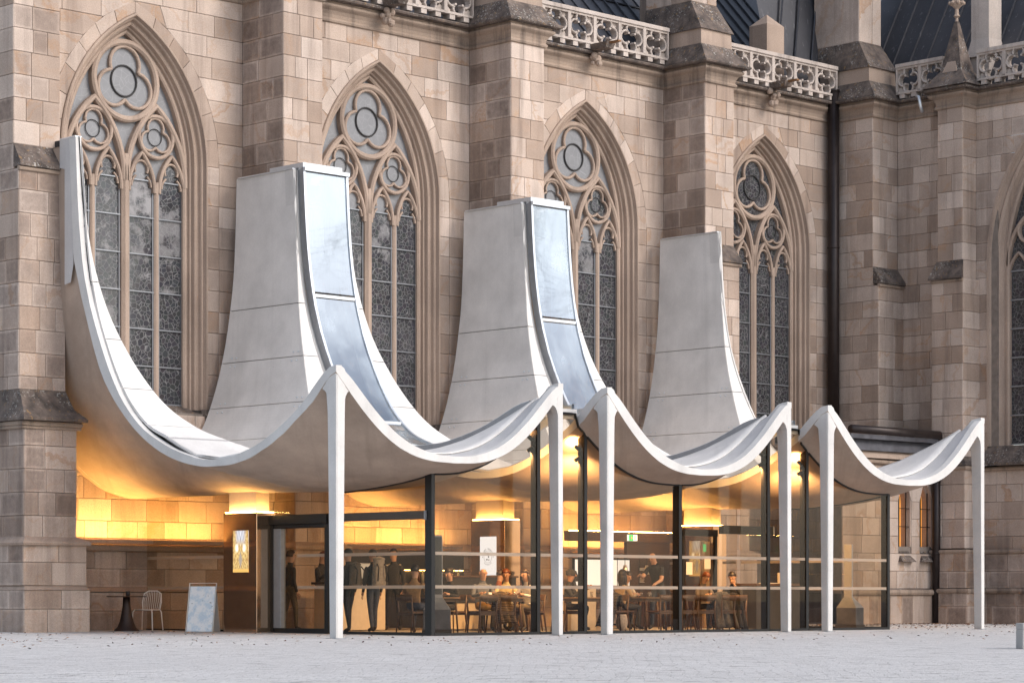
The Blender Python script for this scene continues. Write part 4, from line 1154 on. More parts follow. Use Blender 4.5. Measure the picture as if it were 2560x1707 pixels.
# --- skylights between the modules
SKY_T = [(.95, 4.6), (1.17, 4.56), (1.86, 4.30), (2.34, 4.13), (3.08, 3.95), (3.63, 3.86), (4.4, 3.84)] + FC_T[9:]
SKF = T(SKY_T)
for gi_, (x0, x1) in enumerate(((5.95, 7.22), (13.07, 14.33))):
    ysk = sorted(set(np.linspace(.95, 7.9, 36)) | {8.0, 8.08, 8.14, 8.18, 8.22, 8.25, 8.28, 8.30})
    def lift(y, h):
        e = .02; y2 = min(y, 8.29); t = Vector((0, 1, (SKF(y2 + e) - SKF(y2 - e)) / (2 * e))).normalized(); nrm = Vector((0, -t.z, t.y)); return nrm * h
    fr = MB()
    for xa, xb in ((x0 - .02, x0 + .045), (x1 - .045, x1 + .02)):
        q = []
        for y in ysk:
            base = Vector((0, y, SKF(y))); up = lift(y, .18)
            q.append([(xa, *(base.yz)), (xa, *((base + up).yz)), (xb, *((base + up).yz)), (xb, *(base.yz))])
        fr.grid([list(p) + [p[0]] for p in q], 0)
    # head
    fr.box(x0 - .015, x1 + .015, 8.06, 8.3, 10.29, 10.37, 0); fr.box(x0 - .03, x1 - .16, 8.12, 9.3, 10.37, 10.47, 0)
    fr.box(x0 + .0, x1 - .0, .86, 1.0, 4.46, 4.66, 1)
    f_o = ppart(fr, 'skylight', [M['alu'], M['conc']])
    cuts = [.95, 2.6, 4.3, 6.35, 7.97, 8.31]
    for k in range(5):
        seg = [y for y in ysk if cuts[k] + .01 < y < cuts[k + 1] - .01]; seg = [cuts[k] + .02] + seg + [cuts[k + 1] - .015]
        pm = MB(); rr_ = []
        for y in seg:
            p = Vector((0, y, SKF(y))) + lift(y, .15); rr_.append([(x0 + .04, p.y, p.z), (x1 - .04, p.y, p.z)])
        pm.grid(rr_); ppart(pm, 'pane', M['skyglass'], True, f_o)
        if k:
            y = cuts[k]; p = Vector((0, y, SKF(y))) + lift(y, .15); q = MB(); q.bar((x0 + .06, p.y, p.z), (x1 - .06, p.y, p.z), .05, .07); ppart(q, 'transom', M['alu'], False, f_o)
    # side cheek (dark grey) seen on the left of each skylight
    q = MB(); q.grid([[(x0 - .026, y, SKF(y) - .04), (x0 - .026, *((Vector((0, y, SKF(y))) + lift(y, .17)).yz))] for y in ysk]); ppart(q, 'cheek', M['alud'], True, f_o)

# --- glass walls
FY = .85; PX = [3.18, 6.08, 7.45, 10.36, 13.28, 14.63, 17.61]; FLOOR = .05
def pane_poly(x0, x1, y, n=14):
    top = []
    for k in range(n + 1):
        x = x0 + (x1 - x0) * k / n; z = soffit_at(x, y) - .01
        top.append((x, z))
    return [(x0, FLOOR), (x1, FLOOR)] + top[::-1]
for k in range(6):
    a, b_ = PX[k] + .04, PX[k + 1] - .04; pl = pane_poly(a, b_, FY)
    mb = MB(); mb.add([(x, FY, z) for x, z in pl], [tuple(range(len(pl)))]); g = ppart(mb, 'glass_pane', M['glass'], fix=False)
    for z in (1.0, 1.655):
        mb = MB(); mb.box(a + .03, b_ - .03, FY - .006, FY - .003, z - .03, z + .034); ppart(mb, 'marking_band', M['band'], False, g)
    mb = MB(); mb.tube([(x, FY - .02, z + .01) for x, z in pl[2:]], .028, 6); ppart(mb, 'head_rail', M['black'], False)
    mb = MB(); mb.box(a, b_, FY - .03, FY + .03, .03, FLOOR + .05); ppart(mb, 'sill_rail', M['black'], False)
for x in PX:
    mb = MB(); top = soffit_at(x, FY) if x not in (6.08, 7.45, 13.28, 14.63) else 4.5
    mb.box(x - .045, x + .045, FY - .02, FY + .17, .03, top); ppart(mb, 'post', M['black'])
SX = 3.18
def side_poly(x, y0, y1, n=16):
    top = [(y0 + (y1 - y0) * k / n, soffit_at(x, y0 + (y1 - y0) * k / n) - .01) for k in range(n + 1)]
    return [(y0, FLOOR), (y1, FLOOR)] + top[::-1]
for x, spans in ((SX, ((.9, 3.9), (6.95, 10.2))), (17.61, ((.9, 5.4), (5.5, 10.2)))):
    for y0, y1 in spans:
        pl = side_poly(x, y0, y1); mb = MB(); mb.add([(x, y, z) for y, z in pl], [tuple(range(len(pl)))]); g = ppart(mb, 'glass_pane', M['glass'], fix=False)
        for z in (1.0, 1.655):
            mb = MB(); mb.box(x - .006, x - .003, y0 + .03, y1 - .03, z - .03, z + .034); ppart(mb, 'marking_band', M['band'], False, g)
        mb = MB(); mb.tube([(x, y, z + .01) for y, z in pl[2:]], .028, 6); ppart(mb, 'head_rail', M['black'])
        mb = MB(); mb.box(x - .03, x + .03, y0, y1, .03, FLOOR + .06); ppart(mb, 'sill_rail', M['black'])
M['trackm'] = simple('bronze_track', (.05, .034, .027), .3, .5, .15, 3)
# --- sliding door with its track, on the left side wall
pl = [(3.98, 2.42), (5.72, 2.42)] 
dtop = side_poly(SX, 3.9, 5.75); mb = MB(); q = [(5.75, 2.42), (3.9, 2.42)][::-1] + dtop[2:]
mb.add([(SX, y, z) for y, z in q], [tuple(range(len(q)))]); ppart(mb, 'glass_pane', M['glass'], fix=False)
mb = MB(); mb.box(SX - .10, SX + .06, .98, 3.9, 2.33, 2.49); ppart(mb, 'door_track', M['trackm'])
mb = MB(); mb.box(SX - .14, SX + .06, 3.9, 5.75, 2.30, 2.50); mb.box(SX - .12, SX + .06, 3.86, 3.98, .04, 2.3); mb.box(SX - .1, SX + .06, 5.66, 5.75, .04, 2.3); mb.box(SX - .08, SX + .05, 3.98, 5.66, .04, .16); mb.box(SX - .08, SX + .05, 3.98, 5.66, 2.22, 2.3)
mb.box(SX - .09, SX + .04, 5.42, 5.66, .16, 2.22, 1)
dr = ppart(mb, 'door_frame', [M['black'], M['alud']]); bevel(dr, .006)
mb = MB(); mb.add([(SX, 3.98, .16), (SX, 5.42, .16), (SX, 5.42, 2.22), (SX, 3.98, 2.22)], [(0, 1, 2, 3)]); dg = ppart(mb, 'door_leaf', M['glass'], False, dr, False)
for z in (1.0, 1.655):
    mb = MB(); mb.box(SX - .006, SX - .003, 4.0, 4.98, z - .03, z + .034); ppart(mb, 'marking_band', M['band'], False, dr)
mb = MB(); mb.box(SX - .105, SX + .061, .97, .985, 2.31, 2.49); mb.box(SX - .08, SX - .02, .965, .97, 2.36, 2.44); ppart(mb, 'end_plate', M['alud'], False)
# track of the right hand door
mb = MB(); mb.box(15.4, 17.2, 4.0, 4.16, 2.30, 2.5); ppart(mb, 'door_track', M['black'])
mb = MB(); mb.box(17.2, 17.24, 3.99, 4.17, 2.29, 2.51); ppart(mb, 'end_plate', M['alud'])

# --- polished service pillars in mid bay, with a cove light on top
def polished():
    m, nt, b = new_mat('polished_bronze_cladding'); N = NB(nt); P = N.pos()
    N.put(b.inputs['Base Color'], N.mix(N.noise(P, .9, 4), (.50, .34, .23), (.60, .42, .29))); b.inputs['Metallic'].default_value = .9
    N.put(b.inputs['Roughness'], N.math('ADD', .04, N.math('MULTIPLY', N.noise(P, 3, 4), .07))); return m
M['polish'] = polished()
M['pier'] = concrete('pier_concrete', (.46, .38, .31), .3, pits=False)
def lightbox(kind):
    """backlit picture: generic vaulted nave in gold, or plain white"""
    m, nt, b = new_mat('lightbox_' + kind); N = NB(nt)
    uv = N.n('TexCoord').outputs['UV']; u, v = N.sep(uv)[:2]
    if kind == 'white': c = (.86, .87, .93); st = .72; N.put(b.inputs['Emission Color'], c)
    else:
        du = N.math('ABSOLUTE', N.math('SUBTRACT', u, .5))
        f = N.noise(N.comb(N.math('MULTIPLY', du, 6.0), N.math('MULTIPLY', v, 5.0), 0.0), 2.4, 4, .65)
        rib = N.n('TexWave'); N.put(rib.inputs['Vector'], N.comb(N.math('ADD', du, N.math('MULTIPLY', v, .35)), 0.0, 0.0)); rib.inputs['Scale'].default_value = 3.2; rib.inputs['Distortion'].default_value = 2.0
        c = N.mix(N.ramp(f, [(.35, 0.0), (.62, 1.0)]), (.34, .14, .03), (1.0, .74, .30))
        vault = N.math('MULTIPLY', N.ramp(v, [(.62, 0.0), (.8, 1.0)]), N.ramp(du, [(.2, 1.0), (.38, 0.0)]))
        c = N.mix(vault, c, N.mix(rib.outputs['Fac'], (.30, .30, .36), (.95, .95, 1.0)))
        spot = N.math('MULTIPLY', N.ramp(N.math('ABSOLUTE', N.math('SUBTRACT', du, .24)), [(.03, 1.0), (.13, 0.0)]), N.ramp(N.math('ABSOLUTE', N.math('SUBTRACT', v, .58)), [(.03, 1.0), (.12, 0.0)]))
        c = N.mix(spot, c, (1.6, 1.5, 1.25))
        arch = N.math('MULTIPLY', N.ramp(N.math('ADD', N.math('MULTIPLY', du, 1.9), N.math('MULTIPLY', N.math('ABSOLUTE', N.math('SUBTRACT', v, .3)), 1.1)), [(.2, 1.0), (.27, 0.0)]), 1.0)
        c = N.mix(arch, c, N.mix(f, (.10, .09, .10), (.8, .66, .5)))
        c = N.mix(N.math('MULTIPLY', N.ramp(du, [(.40, 0.0), (.5, .5)]), 1.0), c, (.5, .25, .06))
        c = N.mix(N.ramp(v, [(.06, 1.0), (.085, 0.0)]), c, (.95, .55, .14)); st = .62
        N.put(b.inputs['Emission Color'], c)
    b.inputs['Base Color'].default_value = (.03, .03, .03, 1); b.inputs['Emission Strength'].default_value = st; b.inputs['Roughness'].default_value = .2
    return m
M['lb_gold'] = lightbox('gold'); M['lb_white'] = lightbox('white')
M['ink'] = simple('black_ink', (.012, .012, .014), .6)
PIL = [2.72, 2.72 + 7.15, 2.72 + 14.28]
for i, px in enumerate(PIL):
    mb = MB(); mb.box(px, px + .5, 5.75, 6.87, .03, 2.56); sp = ppart(mb, 'service_pillar', M['polish']); bevel(sp, .008)
    mb = MB(); mb.box(px + .10, px + .45, 5.9, 6.8, 2.56, 3.0); ppart(mb, 'pier_head', M['pier'], False, sp)
    mb = MB(); mb.box(px + .015, px + .05, 5.8, 6.82, 2.562, 2.574); mb.box(px + .05, px + .47, 5.765, 5.80, 2.562, 2.574); ppart(mb, 'led_strip', M['led2'], False, sp)
    # lightbox on the left flank
    y0, y1, z0, z1 = 6.02, 6.53, 1.32, 2.19
    if i == 1: y0, y1, z0, z1 = 6.02, 6.55, 1.30, 2.18
    me = bpy.data.meshes.new('lightbox'); d = .012
    me.from_pydata([(px - d, y1, z0), (px - d, y0, z0), (px - d, y0, z1), (px - d, y1, z1), (px + .01, y1, z0), (px + .01, y0, z0), (px + .01, y0, z1), (px + .01, y1, z1)], [], [(0, 1, 2, 3), (0, 4, 5, 1), (1, 5, 6, 2), (2, 6, 7, 3), (3, 7, 4, 0)])
    uvl = me.uv_layers.new(name='UVMap')
    for k, c in enumerate(((0, 0), (1, 0), (1, 1), (0, 1))): uvl.data[k].uv = c
    me.materials.append(M['lb_white' if i == 1 else 'lb_gold']); obj('lightbox', me, sp)
    if i == 1:   # printed roundel: arc lettering, ring, small figure
        def text(body, size, loc, rot, nm='lettering'):
            cu = bpy.data.curves.new(nm, 'FONT'); cu.body = body; cu.size = size; cu.align_x = 'CENTER'; cu.align_y = 'CENTER'; cu.extrude = .0006
            t = bpy.data.objects.new('tmp', cu); col.objects.link(t)
            dg = bpy.context.evaluated_depsgraph_get(); me = bpy.data.meshes.new_from_object(t.evaluated_get(dg)); bpy.data.objects.remove(t)
            me.materials.clear(); me.materials.append(M['ink']); o = obj(nm, me, sp); o.location = loc; o.rotation_euler = rot; return o
        cy, cz = 6.285, 1.72; xx = px - .016
        def on(a, rr): return (xx, cy - rr * math.sin(a), cz + rr * 1.05 * math.cos(a))
        for k, ch_ in enumerate('KURT TRAXLS'):
            a = R(-58 + 116 * k / 10)
            if ch_ != ' ': text(ch_, .055, on(a, .165), (Matrix.Rotation(R(-90), 3, 'Z') @ Matrix.Rotation(R(90), 3, 'X') @ Matrix.Rotation(-a, 3, 'Z')).to_euler())
        for k, ch_ in enumerate('GARDEN'):
            a = R(180 + 38 - 76 * k / 5); text(ch_, .045, on(a, .17), (Matrix.Rotation(R(-90), 3, 'Z') @ Matrix.Rotation(R(90), 3, 'X') @ Matrix.Rotation(-a + math.pi, 3, 'Z')).to_euler())
        mb = MB(); mb.tube([on(2 * math.pi * k / 32, .13) for k in range(32)], .003, 4, closed=True)
        for s in (-1, 1): mb.tube([(xx - .001, cy + s * .175, cz), (xx + .002, cy + s * .175, cz)], .012, 8)
        mb.ball((xx, cy, cz + .085), .024, 8, sc=(.1, 1.2, .8)); mb.box(xx - .001, xx, cy - .012, cy + .012, cz + .03, cz + .065); mb.box(xx - .001, xx, cy - .04, cy - .01, cz - .02, cz + .02); mb.box(xx - .001, xx, cy + .01, cy + .05, cz - .08, cz - .045); mb.box(xx - .001, xx, cy - .05, cy - .02, cz - .085, cz - .055)
        ppart(mb, 'emblem', M['ink'], False, sp)
# LED cove on the ledge of the church plinth
for a, b_ in ((.35, 5.4), (7.9, 12.5), (14.6, 19.6)):
    mb = MB(); mb.box(a, b_, 10.02, 10.06, 2.005, 2.02); ppart(mb, 'led_strip', M['led'])
    mb = MB(); mb.box(a - .02, b_ + .02, 9.985, 10.24, 1.97, 2.0); mb.box(a - .02, b_ + .02, 9.97, 9.985, 1.97, 2.05); ppart(mb, 'cove_lip', M['trim'])
# interior floor
mb = MB(); mb.add([(SX, .86, .052), (17.61, .86, .052), (17.61, 10.4, .056), (SX, 10.4, .056)], [(0, 1, 2, 3)])
fl = ppart(mb, 'floor', simple('screed_floor', (.20, .14, .10), .45, var=.15, scale=3))
# small twin spotlights on the posts
for x, z in ((6.08, 3.9), (7.45, 3.75), (13.28, 3.85), (14.63, 3.7)):
    for dz, tl in ((.12, .5), (-.1, -.4)):
        mb = MB(); c = Vector((x - .12, FY + .1, z + dz)); d = Vector((-.3, .5, tl)).normalized() * .07
        mb.tube([c - d, c + d], .042, 10); mb.tube([c + d * 1.0, c + d * 1.02], .036, 10, 1); mb.bar(c, (x, FY + .1, z + dz * .6), .02)
        so = ppart(mb, 'spotlight', [M['black'], M['lampface']])
        ld = bpy.data.lights.new('spot_lamp', 'SPOT'); ld.energy = 95 if tl > 0 else 520; ld.spot_size = R(125); ld.spot_blend = .8; ld.color = (1.0, .58, .22); ld.shadow_soft_size = .05
        lo = obj('spot_lamp', ld, so); lo.location = c + d * 1.3; lo.rotation_euler = Vector((-d.x * 14 + .25, d.y * 14, -.75 if tl < 0 else .35)).to_track_quat('-Z', 'Y').to_euler()
# ------------------------------------------------------------------ furniture and small things
FZ = .055
M['wood'] = simple('dark_oak', (.085, .045, .024), .45, var=.3, scale=14)
M['woodl'] = simple('oak_top', (.20, .115, .06), .4, var=.3, scale=12)
M['rust'] = simple('brown_steel', (.045, .026, .020), .55, .3, .25, 7)
M['whitem'] = simple('white_enamel', (.80, .78, .74), .4, var=.04)
M['cream'] = simple('cream_panel', (.66, .56, .43), .55, var=.06)
M['dark'] = simple('dark_laminate', (.028, .024, .023), .5, var=.2)
M['paper'] = simple('paper', (.78, .76, .72), .7, var=.05)
M['ceram'] = simple('white_ceramic', (.78, .76, .72), .25, var=.03)
M['steel'] = simple('brushed_steel', (.55, .54, .52), .3, .85, .08)
def bend(p0, p1, b_, n=6):
    p0, p1, b_ = Vector(p0), Vector(p1), Vector(b_)
    return [p0.lerp(p1, k / n) + b_ * (4 * (k / n) * (1 - k / n)) for k in range(n + 1)]
def make_chair():
    t = thing('dining_chair', 'x', 'chair')
    mb = MB(); rows = []
    for k in range(7):
        y = -.21 + .43 * k / 6
        rows.append([(-.22 + .44 * i / 6, y, .455 - .018 * math.sin(math.pi * i / 6) * math.sin(math.pi * k / 6)) for i in range(7)])
    mb.grid(rows); mb.grid([[(x, y, z - .035) for x, y, z in r_] for r_ in rows])
    e = [rows[0], [r_[-1] for r_ in rows], rows[-1][::-1], [r_[0] for r_ in rows][::-1]]
    for q in e: mb.grid([q, [(x, y, z - .035) for x, y, z in q]])
    mb.build('seat', M['wood'], t)
    for sx in (-1, 1):
        m_ = MB(); m_.tube([(sx * .19, -.18, .43), (sx * .215, -.21, 0)], [.02, .014], 8); m_.build('leg', M['wood'], t, True)
        m_ = MB(); m_.tube([(sx * .225, .27, 0), (sx * .205, .21, .44), (sx * .215, .25, .8)], [.015, .022, .016], 8); m_.build('leg', M['wood'], t, True)
    m_ = MB(); q = bend((-.23, .25, 0), (.23, .25, 0), (0, .045, 0), 8)
    for d0, d1 in ((0, 0),):
        m_.grid([[(p.x, p.y, .665 + .02 * (p.x / .23) ** 2) for p in q], [(p.x, p.y - .006, .80) for p in q], [(p.x, p.y + .014, .80) for p in q], [(p.x, p.y + .02, .665 + .02 * (p.x / .23) ** 2) for p in q], [(p.x, p.y, .665 + .02 * (p.x / .23) ** 2) for p in q]])
    m_.build('backrest', M['wood'], t, True)
    m_ = MB(); m_.bar((-.19, -.19, .40), (.19, -.19, .40), .02, .05); m_.bar((-.2, .21, .40), (.2, .21, .40), .02, .05); m_.build('apron', M['wood'], t)
    return t
def make_table(w=.72, d=.72):
    t = thing('dining_table', 'x', 'table')
    mb = MB(); mb.box(-w / 2, w / 2, -d / 2, d / 2, .715, .745); bevel(mb.build('table_top', M['woodl'], t), .006)
    mb = MB(); mb.box(-w / 2 + .05, w / 2 - .05, -d / 2 + .05, d / 2 - .05, .65, .715); mb.build('apron', M['wood'], t)
    for sx in (-1, 1):
        for sy in (-1, 1):
            mb = MB(); mb.tube([(sx * (w / 2 - .07), sy * (d / 2 - .07), .66), (sx * (w / 2 - .04), sy * (d / 2 - .04), 0)], [.025, .016], 8); mb.build('leg', M['wood'], t, True)
    return t
chair0 = make_chair(); table0 = make_table()
CG = 'wooden dining chairs in the cafe'; TG = 'square dining tables in the cafe'
_first = [True, True]
def chair(x, y, rz, label):
    if _first[0]:
        _first[0] = False; chair0.location = (x, y, FZ); chair0.rotation_euler = (0, 0, R(rz)); return tag(chair0, label, 'chair', CG)
    return copy_tree(chair0, (x, y, FZ), R(rz), label, CG)
def table(x, y, rz, label):
    if _first[1]:
        _first[1] = False; table0.location = (x, y, FZ); table0.rotation_euler = (0, 0, R(rz)); return tag(table0, label, 'table', TG)
    return copy_tree(table0, (x, y, FZ), R(rz), label, TG)
# a chair's back is at local +Y: rz 0 faces the square, 180 faces the church, 90 faces right (+X), -90 faces left
table(5.10, 2.85, 4, 'square wooden table beside the man in the brown shirt')
table(6.72, 2.62, 0, 'square wooden table in front of the bald man in grey')
table(9.25, 2.62, 0, 'square wooden table in front of the man with the knitted cap')
table(11.55, 2.95, 0, 'square wooden table the waiter bends over')
table(13.75, 2.75, 0, 'square wooden table in front of the two people with heads together')
chair(4.30, 2.65, 90, 'wooden chair under the man in the brown shirt')
chair(5.95, 3.30, -80, 'wooden chair under the woman with the dark bun')
chair(5.62, 2.02, 172, 'wooden chair with a mustard bag on it, near the grey stele')
chair(6.10, 1.98, 180, 'wooden chair with a striped tweed jacket over its back')
chair(6.85, 3.32, 0, 'wooden chair under the bald man in grey')
chair(7.52, 2.55, -90, 'wooden chair under the woman with white sleeves')
chair(7.75, 3.5, -50, 'wooden chair under the woman in the cream top')
chair(9.45, 3.35, 0, 'wooden chair under the man with the knitted cap')
chair(9.85, 2.3, -110, 'wooden chair under the dark puffer coat')
chair(10.75, 2.95, 90, 'wooden chair under the long-haired woman')
chair(11.12, 2.12, 176, 'empty wooden chair with its back to the glass, left of the empty pair')
chair(11.74, 2.10, 184, 'empty wooden chair with its back to the glass, middle of the row')
chair(12.12, 2.3, 165, 'empty wooden chair beside the dark glass post')
chair(13.05, 2.05, 180, 'wooden chair under the black fur coat')
chair(12.62, 2.2, 150, 'empty wooden chair right of the dark glass post')
chair(13.95, 3.45, 0, 'wooden chair under the person with auburn hair')
chair(14.62, 3.0, -70, 'wooden chair under the person in black leaning left')

table(8.55, 4.05, 0, 'square wooden table in the second row behind the bald man')
chair(8.1, 4.15, 85, 'wooden chair under the person in the rust jumper')
chair(9.05, 4.2, -85, 'wooden chair under the person in the teal shirt')
table(12.95, 4.45, 0, 'square wooden table in the second row behind the waiter')
chair(12.95, 4.95, 0, 'wooden chair under the person in the light grey hoodie')
# trumpet table and wire chair under the canopy
t = thing('bistro_table', 'round dark bistro table with trumpet foot beside the stone wall', 'table', (1.77, 9.0, gz(1.77, 9)))
mb = MB(); mb.lathe([(.42, .725), (.43, .732), (.43, .742), (.42, .748)], (0, 0, 0), 32); mb.build('table_top', M['rust'], t, False)
mb = MB(); mb.lathe([(.27, 0), (.265, .02), (.20, .08), (.15, .2), (.11, .38), (.085, .55), (.075, .725)], (0, 0, 0), 24); mb.build('pedestal', M['rust'], t, True)
mb = MB(); mb.lathe([(.045, 0), (.05, .1), (.046, .1), (.04, .01)], (0, 0, 0), 12)
o = mb.build('tealight_glass', M['dark'], None, True); o.location = (1.82, 9.02, gz(1.77, 9) + .749); tag(o, 'small dark tealight glass on the bistro table', 'candle holder')
def wire_chair(x, y, rz, label):
    t = thing('wire_chair', label, 'chair', (x, y, gz(x, y)), R(rz)); r_ = .011
    # seat hoop
    hoop = [(-.2, -.2, .45), (-.215, .0, .445), (-.2, .2, .45), (.2, .2, .45), (.215, 0, .445), (.2, -.2, .45)]
    mb = MB(); mb.tube(hoop, r_, 8, closed=True)
    for k in range(9):
        xx = -.17 + .34 * k / 8; mb.tube([(xx, -.2, .45), (xx, 0, .44), (xx, .2, .45)], .005, 6)
    mb.build('seat', M['whitem'], t, True)
    mb = MB(); back = [(-.2, .2, .45), (-.225, .23, .62), (-.2, .27, .8), (-.1, .29, .86), (.1, .29, .86), (.2, .27, .8), (.225, .23, .62), (.2, .2, .45)]
    mb.tube(back, r_ * 1.1, 8)
    for k in range(9):
        f = -1 + 2 * k / 8; mb.tube([(.17 * f, .2, .45), (.195 * f, .245, .64), (.15 * f, .283, .855 - .03 * f * f)], .006, 6)
    mb.build('backrest', M['whitem'], t, True)
    for sx in (-1, 1):
        for sy in (-1, 1):
            mb = MB(); mb.tube([(sx * .2, sy * .2, .455), (sx * .225, sy * .23, .40), (sx * .25, sy * .26, 0)], r_ * 1.15, 8); mb.build('leg', M['whitem'], t, True)
    return t
wire_chair(2.42, 9.15, -62, 'white wire chair beside the bistro table against the wall')
# folding board behind the left glass
t = thing('poster_board', 'white folding poster board standing left of the entrance pillar', 'sign board', (2.62, 7.42, FZ), R(-58))
def poster_mat():
    m, nt, b = new_mat('printed_poster'); N = NB(nt); P = N.pos()
    f = N.noise(P, 6, 5, .7); c = N.mix(N.ramp(f, [(.42, 0.0), (.55, 1.0)]), (.62, .72, .80), (.85, .87, .88)); c = N.mix(N.ramp(N.noise(P, 17, 4), [(.64, 0.0), (.7, .8)]), c, (.16, .2, .2))
    N.put(b.inputs['Base Color'], c); b.inputs['Roughness'].default_value = .5; return m
for s_ in (-1, 1):
    mb = MB(); mb.prism([(-.28, .02), (.28, .02), (.28, 1.0), (-.28, 1.0)], (0, s_ * .26, 0), (1, 0, 0), (0, -s_ * .24, .97), .02); mb.build('board', poster_mat() if s_ < 0 else M['whitem'], t)
mb = MB(); mb.tube([(-.3, -.27, 0), (-.3, -.02, 1.04), (.3, -.02, 1.04), (.3, -.27, 0)], .013, 8); mb.build('frame', M['whitem'], t, True)
# information steles
M['steleg'] = simple('stele_grey', (.30, .30, .32), .5, .2, .06)
def stele(x, y, rz, label):
    t = thing('information_stele', label, 'stele', (x, y, FZ), R(rz), 'grey information steles')
    mb = MB(); mb.box(-.11, .11, -.03, .03, .62, 1.98); bevel(mb.build('screen_panel', M['steleg'], t), .006)
    mb = MB(); mb.box(-.095, .095, -.034, -.031, .8, 1.94); mb.build('display', simple('dark_display', (.05, .055, .065), .15, var=.05), t)
    mb = MB(); mb.frustum((-.27, .27, -.24, .10), .5, (-.11, .11, -.05, .04), .74); mb.build('shoulder', M['alud'], t)
    mb = MB(); mb.box(-.27, .27, -.24, .10, .1, .5); bevel(mb.build('base_box', M['lead'], t), .01)
    mb = MB(); mb.box(-.29, .29, -.26, .12, 0, .1); mb.build('plinth', M['dark'], t)
    return t
stele(3.86, 1.46, -44, 'slim grey information stele on trapezoid base behind the dark corner post')
stele(16.95, 1.5, 96, 'dark information stele seen edge-on beside the right end of the glass')
# bar counter, back bar, cups and bottles
t = thing('bar_counter', 'long dark bar counter with pale front panel behind the seated guests', 'counter', (8.6, 5.4, FZ))
mb = MB(); mb.box(-1.0, 1.0, -.3, .3, .62, 1.18); mb.build('body', M['dark'], t)
mb = MB(); mb.box(-1.04, 1.04, -.34, .32, 1.18, 1.22); bevel(mb.build('counter_top', M['wood'], t), .005)
mb = MB(); mb.box(-1.0, 1.0, -.28, .28, .05, .62); mb.build('front_panel', M['cream'], t)
t = thing('service_counter', 'cream panelled serving counter seen through the sliding door', 'counter', (5.75, 6.35, FZ))
mb = MB(); mb.box(-.75, .8, -.28, .28, .04, 1.02); mb.build('body', M['cream'], t)
mb = MB(); mb.box(-.8, .85, -.32, .32, 1.02, 1.07); mb.build('counter_top', M['dark'], t)
t = thing('back_bar', 'dark back bar with shelves below the glowing stone wall', 'shelf', (10.2, 9.5, FZ))
mb = MB(); mb.box(-2.1, 2.1, -.28, .28, 0, 1.05); mb.build('cabinet', M['dark'], t)
mb = MB(); mb.box(-2.15, 2.15, -.32, .3, 1.05, 1.09); mb.build('counter_top', M['wood'], t)
mb = MB(); mb.box(-2.1, 2.1, .2, .25, 1.09, 1.75); mb.build('back_board', M['dark'], t)
mb = MB(); mb.box(-2.1, 2.1, 0, .22, 1.4, 1.43); mb.build('shelf_board', M['wood'], t)
mb = MB(); mb.box(-2.05, 2.05, .17, .19, 1.385, 1.396); mb.build('led_strip', emit('shelf_led', LED, 22.0), t)
cup = MB(); cup.lathe([(.025, 0), (.04, .03), (.045, .085), (.041, .085), (.036, .03), (.02, .012)], (0, 0, 0), 12); CUP = cup.mesh('coffee_cup', M['ceram'], True)
for k in range(14):
    o = obj('coffee_cup', CUP); o.location = (8.35 + k * .11, 9.55, FZ + 1.432); tag(o, 'white cup in the row along the back bar shelf', 'cup', 'cups on the back bar')
bt = MB(); bt.lathe([(.035, 0), (.037, .16), (.03, .2), (.013, .24), (.013, .3), (.015, .3)], (0, 0, 0), 10)
BOT = [bt.mesh('bottle', simple('bottle_' + n_, c_, .15, var=.05), True) for n_, c_ in (('green', (.02, .05, .025)), ('amber', (.12, .05, .012)), ('clear', (.45, .45, .42)))]
for k in range(12):
    o = obj('bottle', BOT[k % 3]); o.location = (10.6 + k * .13, 9.6, FZ + 1.092); tag(o, 'small bottle in the row standing on the back bar', 'bottle', 'bottles on the back bar')
t = thing('beer_tap', 'polished steel beer tap with three handles on the back bar', 'tap', (9.55, 9.35, FZ + 1.09))
for k in range(3):
    mb = MB(); mb.tube([(k * .17, 0, 0), (k * .17, 0, .36), (k * .17 - .03, -.06, .42)], .03, 10); mb.build('tap_column', M['steel'], t, True)
t = thing('coffee_machine', 'steel coffee machine on the serving counter', 'coffee machine', (6.25, 6.4, FZ + 1.07))
mb = MB(); mb.box(-.3, .3, -.2, .2, .08, .42); bevel(mb.build('body', M['steel'], t), .02)
mb = MB(); mb.box(-.3, .3, -.24, .2, 0, .06); mb.build('drip_tray', M['dark'], t)
for sx in (-.14, .14):
    mb = MB(); mb.tube([(sx, -.2, .22), (sx, -.3, .2)], .025, 8); mb.build('group_head', M['dark'], t, True)
# screen wall, beam, exit sign, lamps
t = thing('wall_screen', 'large pale blue screen on a stand behind the guests', 'screen', (14.35, 7.0, FZ))
mb = MB(); mb.box(-.98, .98, -.02, .04, 1.0, 1.68); mb.build('frame', M['black'], t)
mb = MB(); mb.box(-.95, .95, -.028, -.022, 1.03, 1.65); mb.build('display', emit('screen_glow', (.62, .70, .80), .55), t)
mb = MB(); mb.bar((-.6, .01, 0), (-.6, .01, 1.0), .06); mb.bar((.6, .01, 0), (.6, .01, 1.0), .06); mb.build('stand', M['black'], t)
t = thing('partition_wall', 'dark bronze partition wall with a deep beam below the shell', 'partition', (15.9, 7.15, FZ))
mb = MB(); mb.box(-.55, 1.0, -.05, .05, 0, 2.1); mb.build('wall_panel', simple('bronze_panel', (.075, .040, .024), .35, .3, .15, 3), t)
mb = MB(); mb.box(-2.6, 1.2, -.1, .1, 2.1, 2.34); mb.build('beam', simple('bronze_beam', (.10, .055, .032), .35, .4, .15, 3), t)
mb = MB(); mb.box(-2.5, 1.1, -.03, .03, 2.342, 2.352); mb.build('led_strip', M['led'], t)
for k in range(2):
    mb = MB(); mb.box(-.1, .06, -.056, -.052, 1.40 - k * .14, 1.45 - k * .14 + (.0 if k else .02)); mb.build('notice', M['paper'], t)
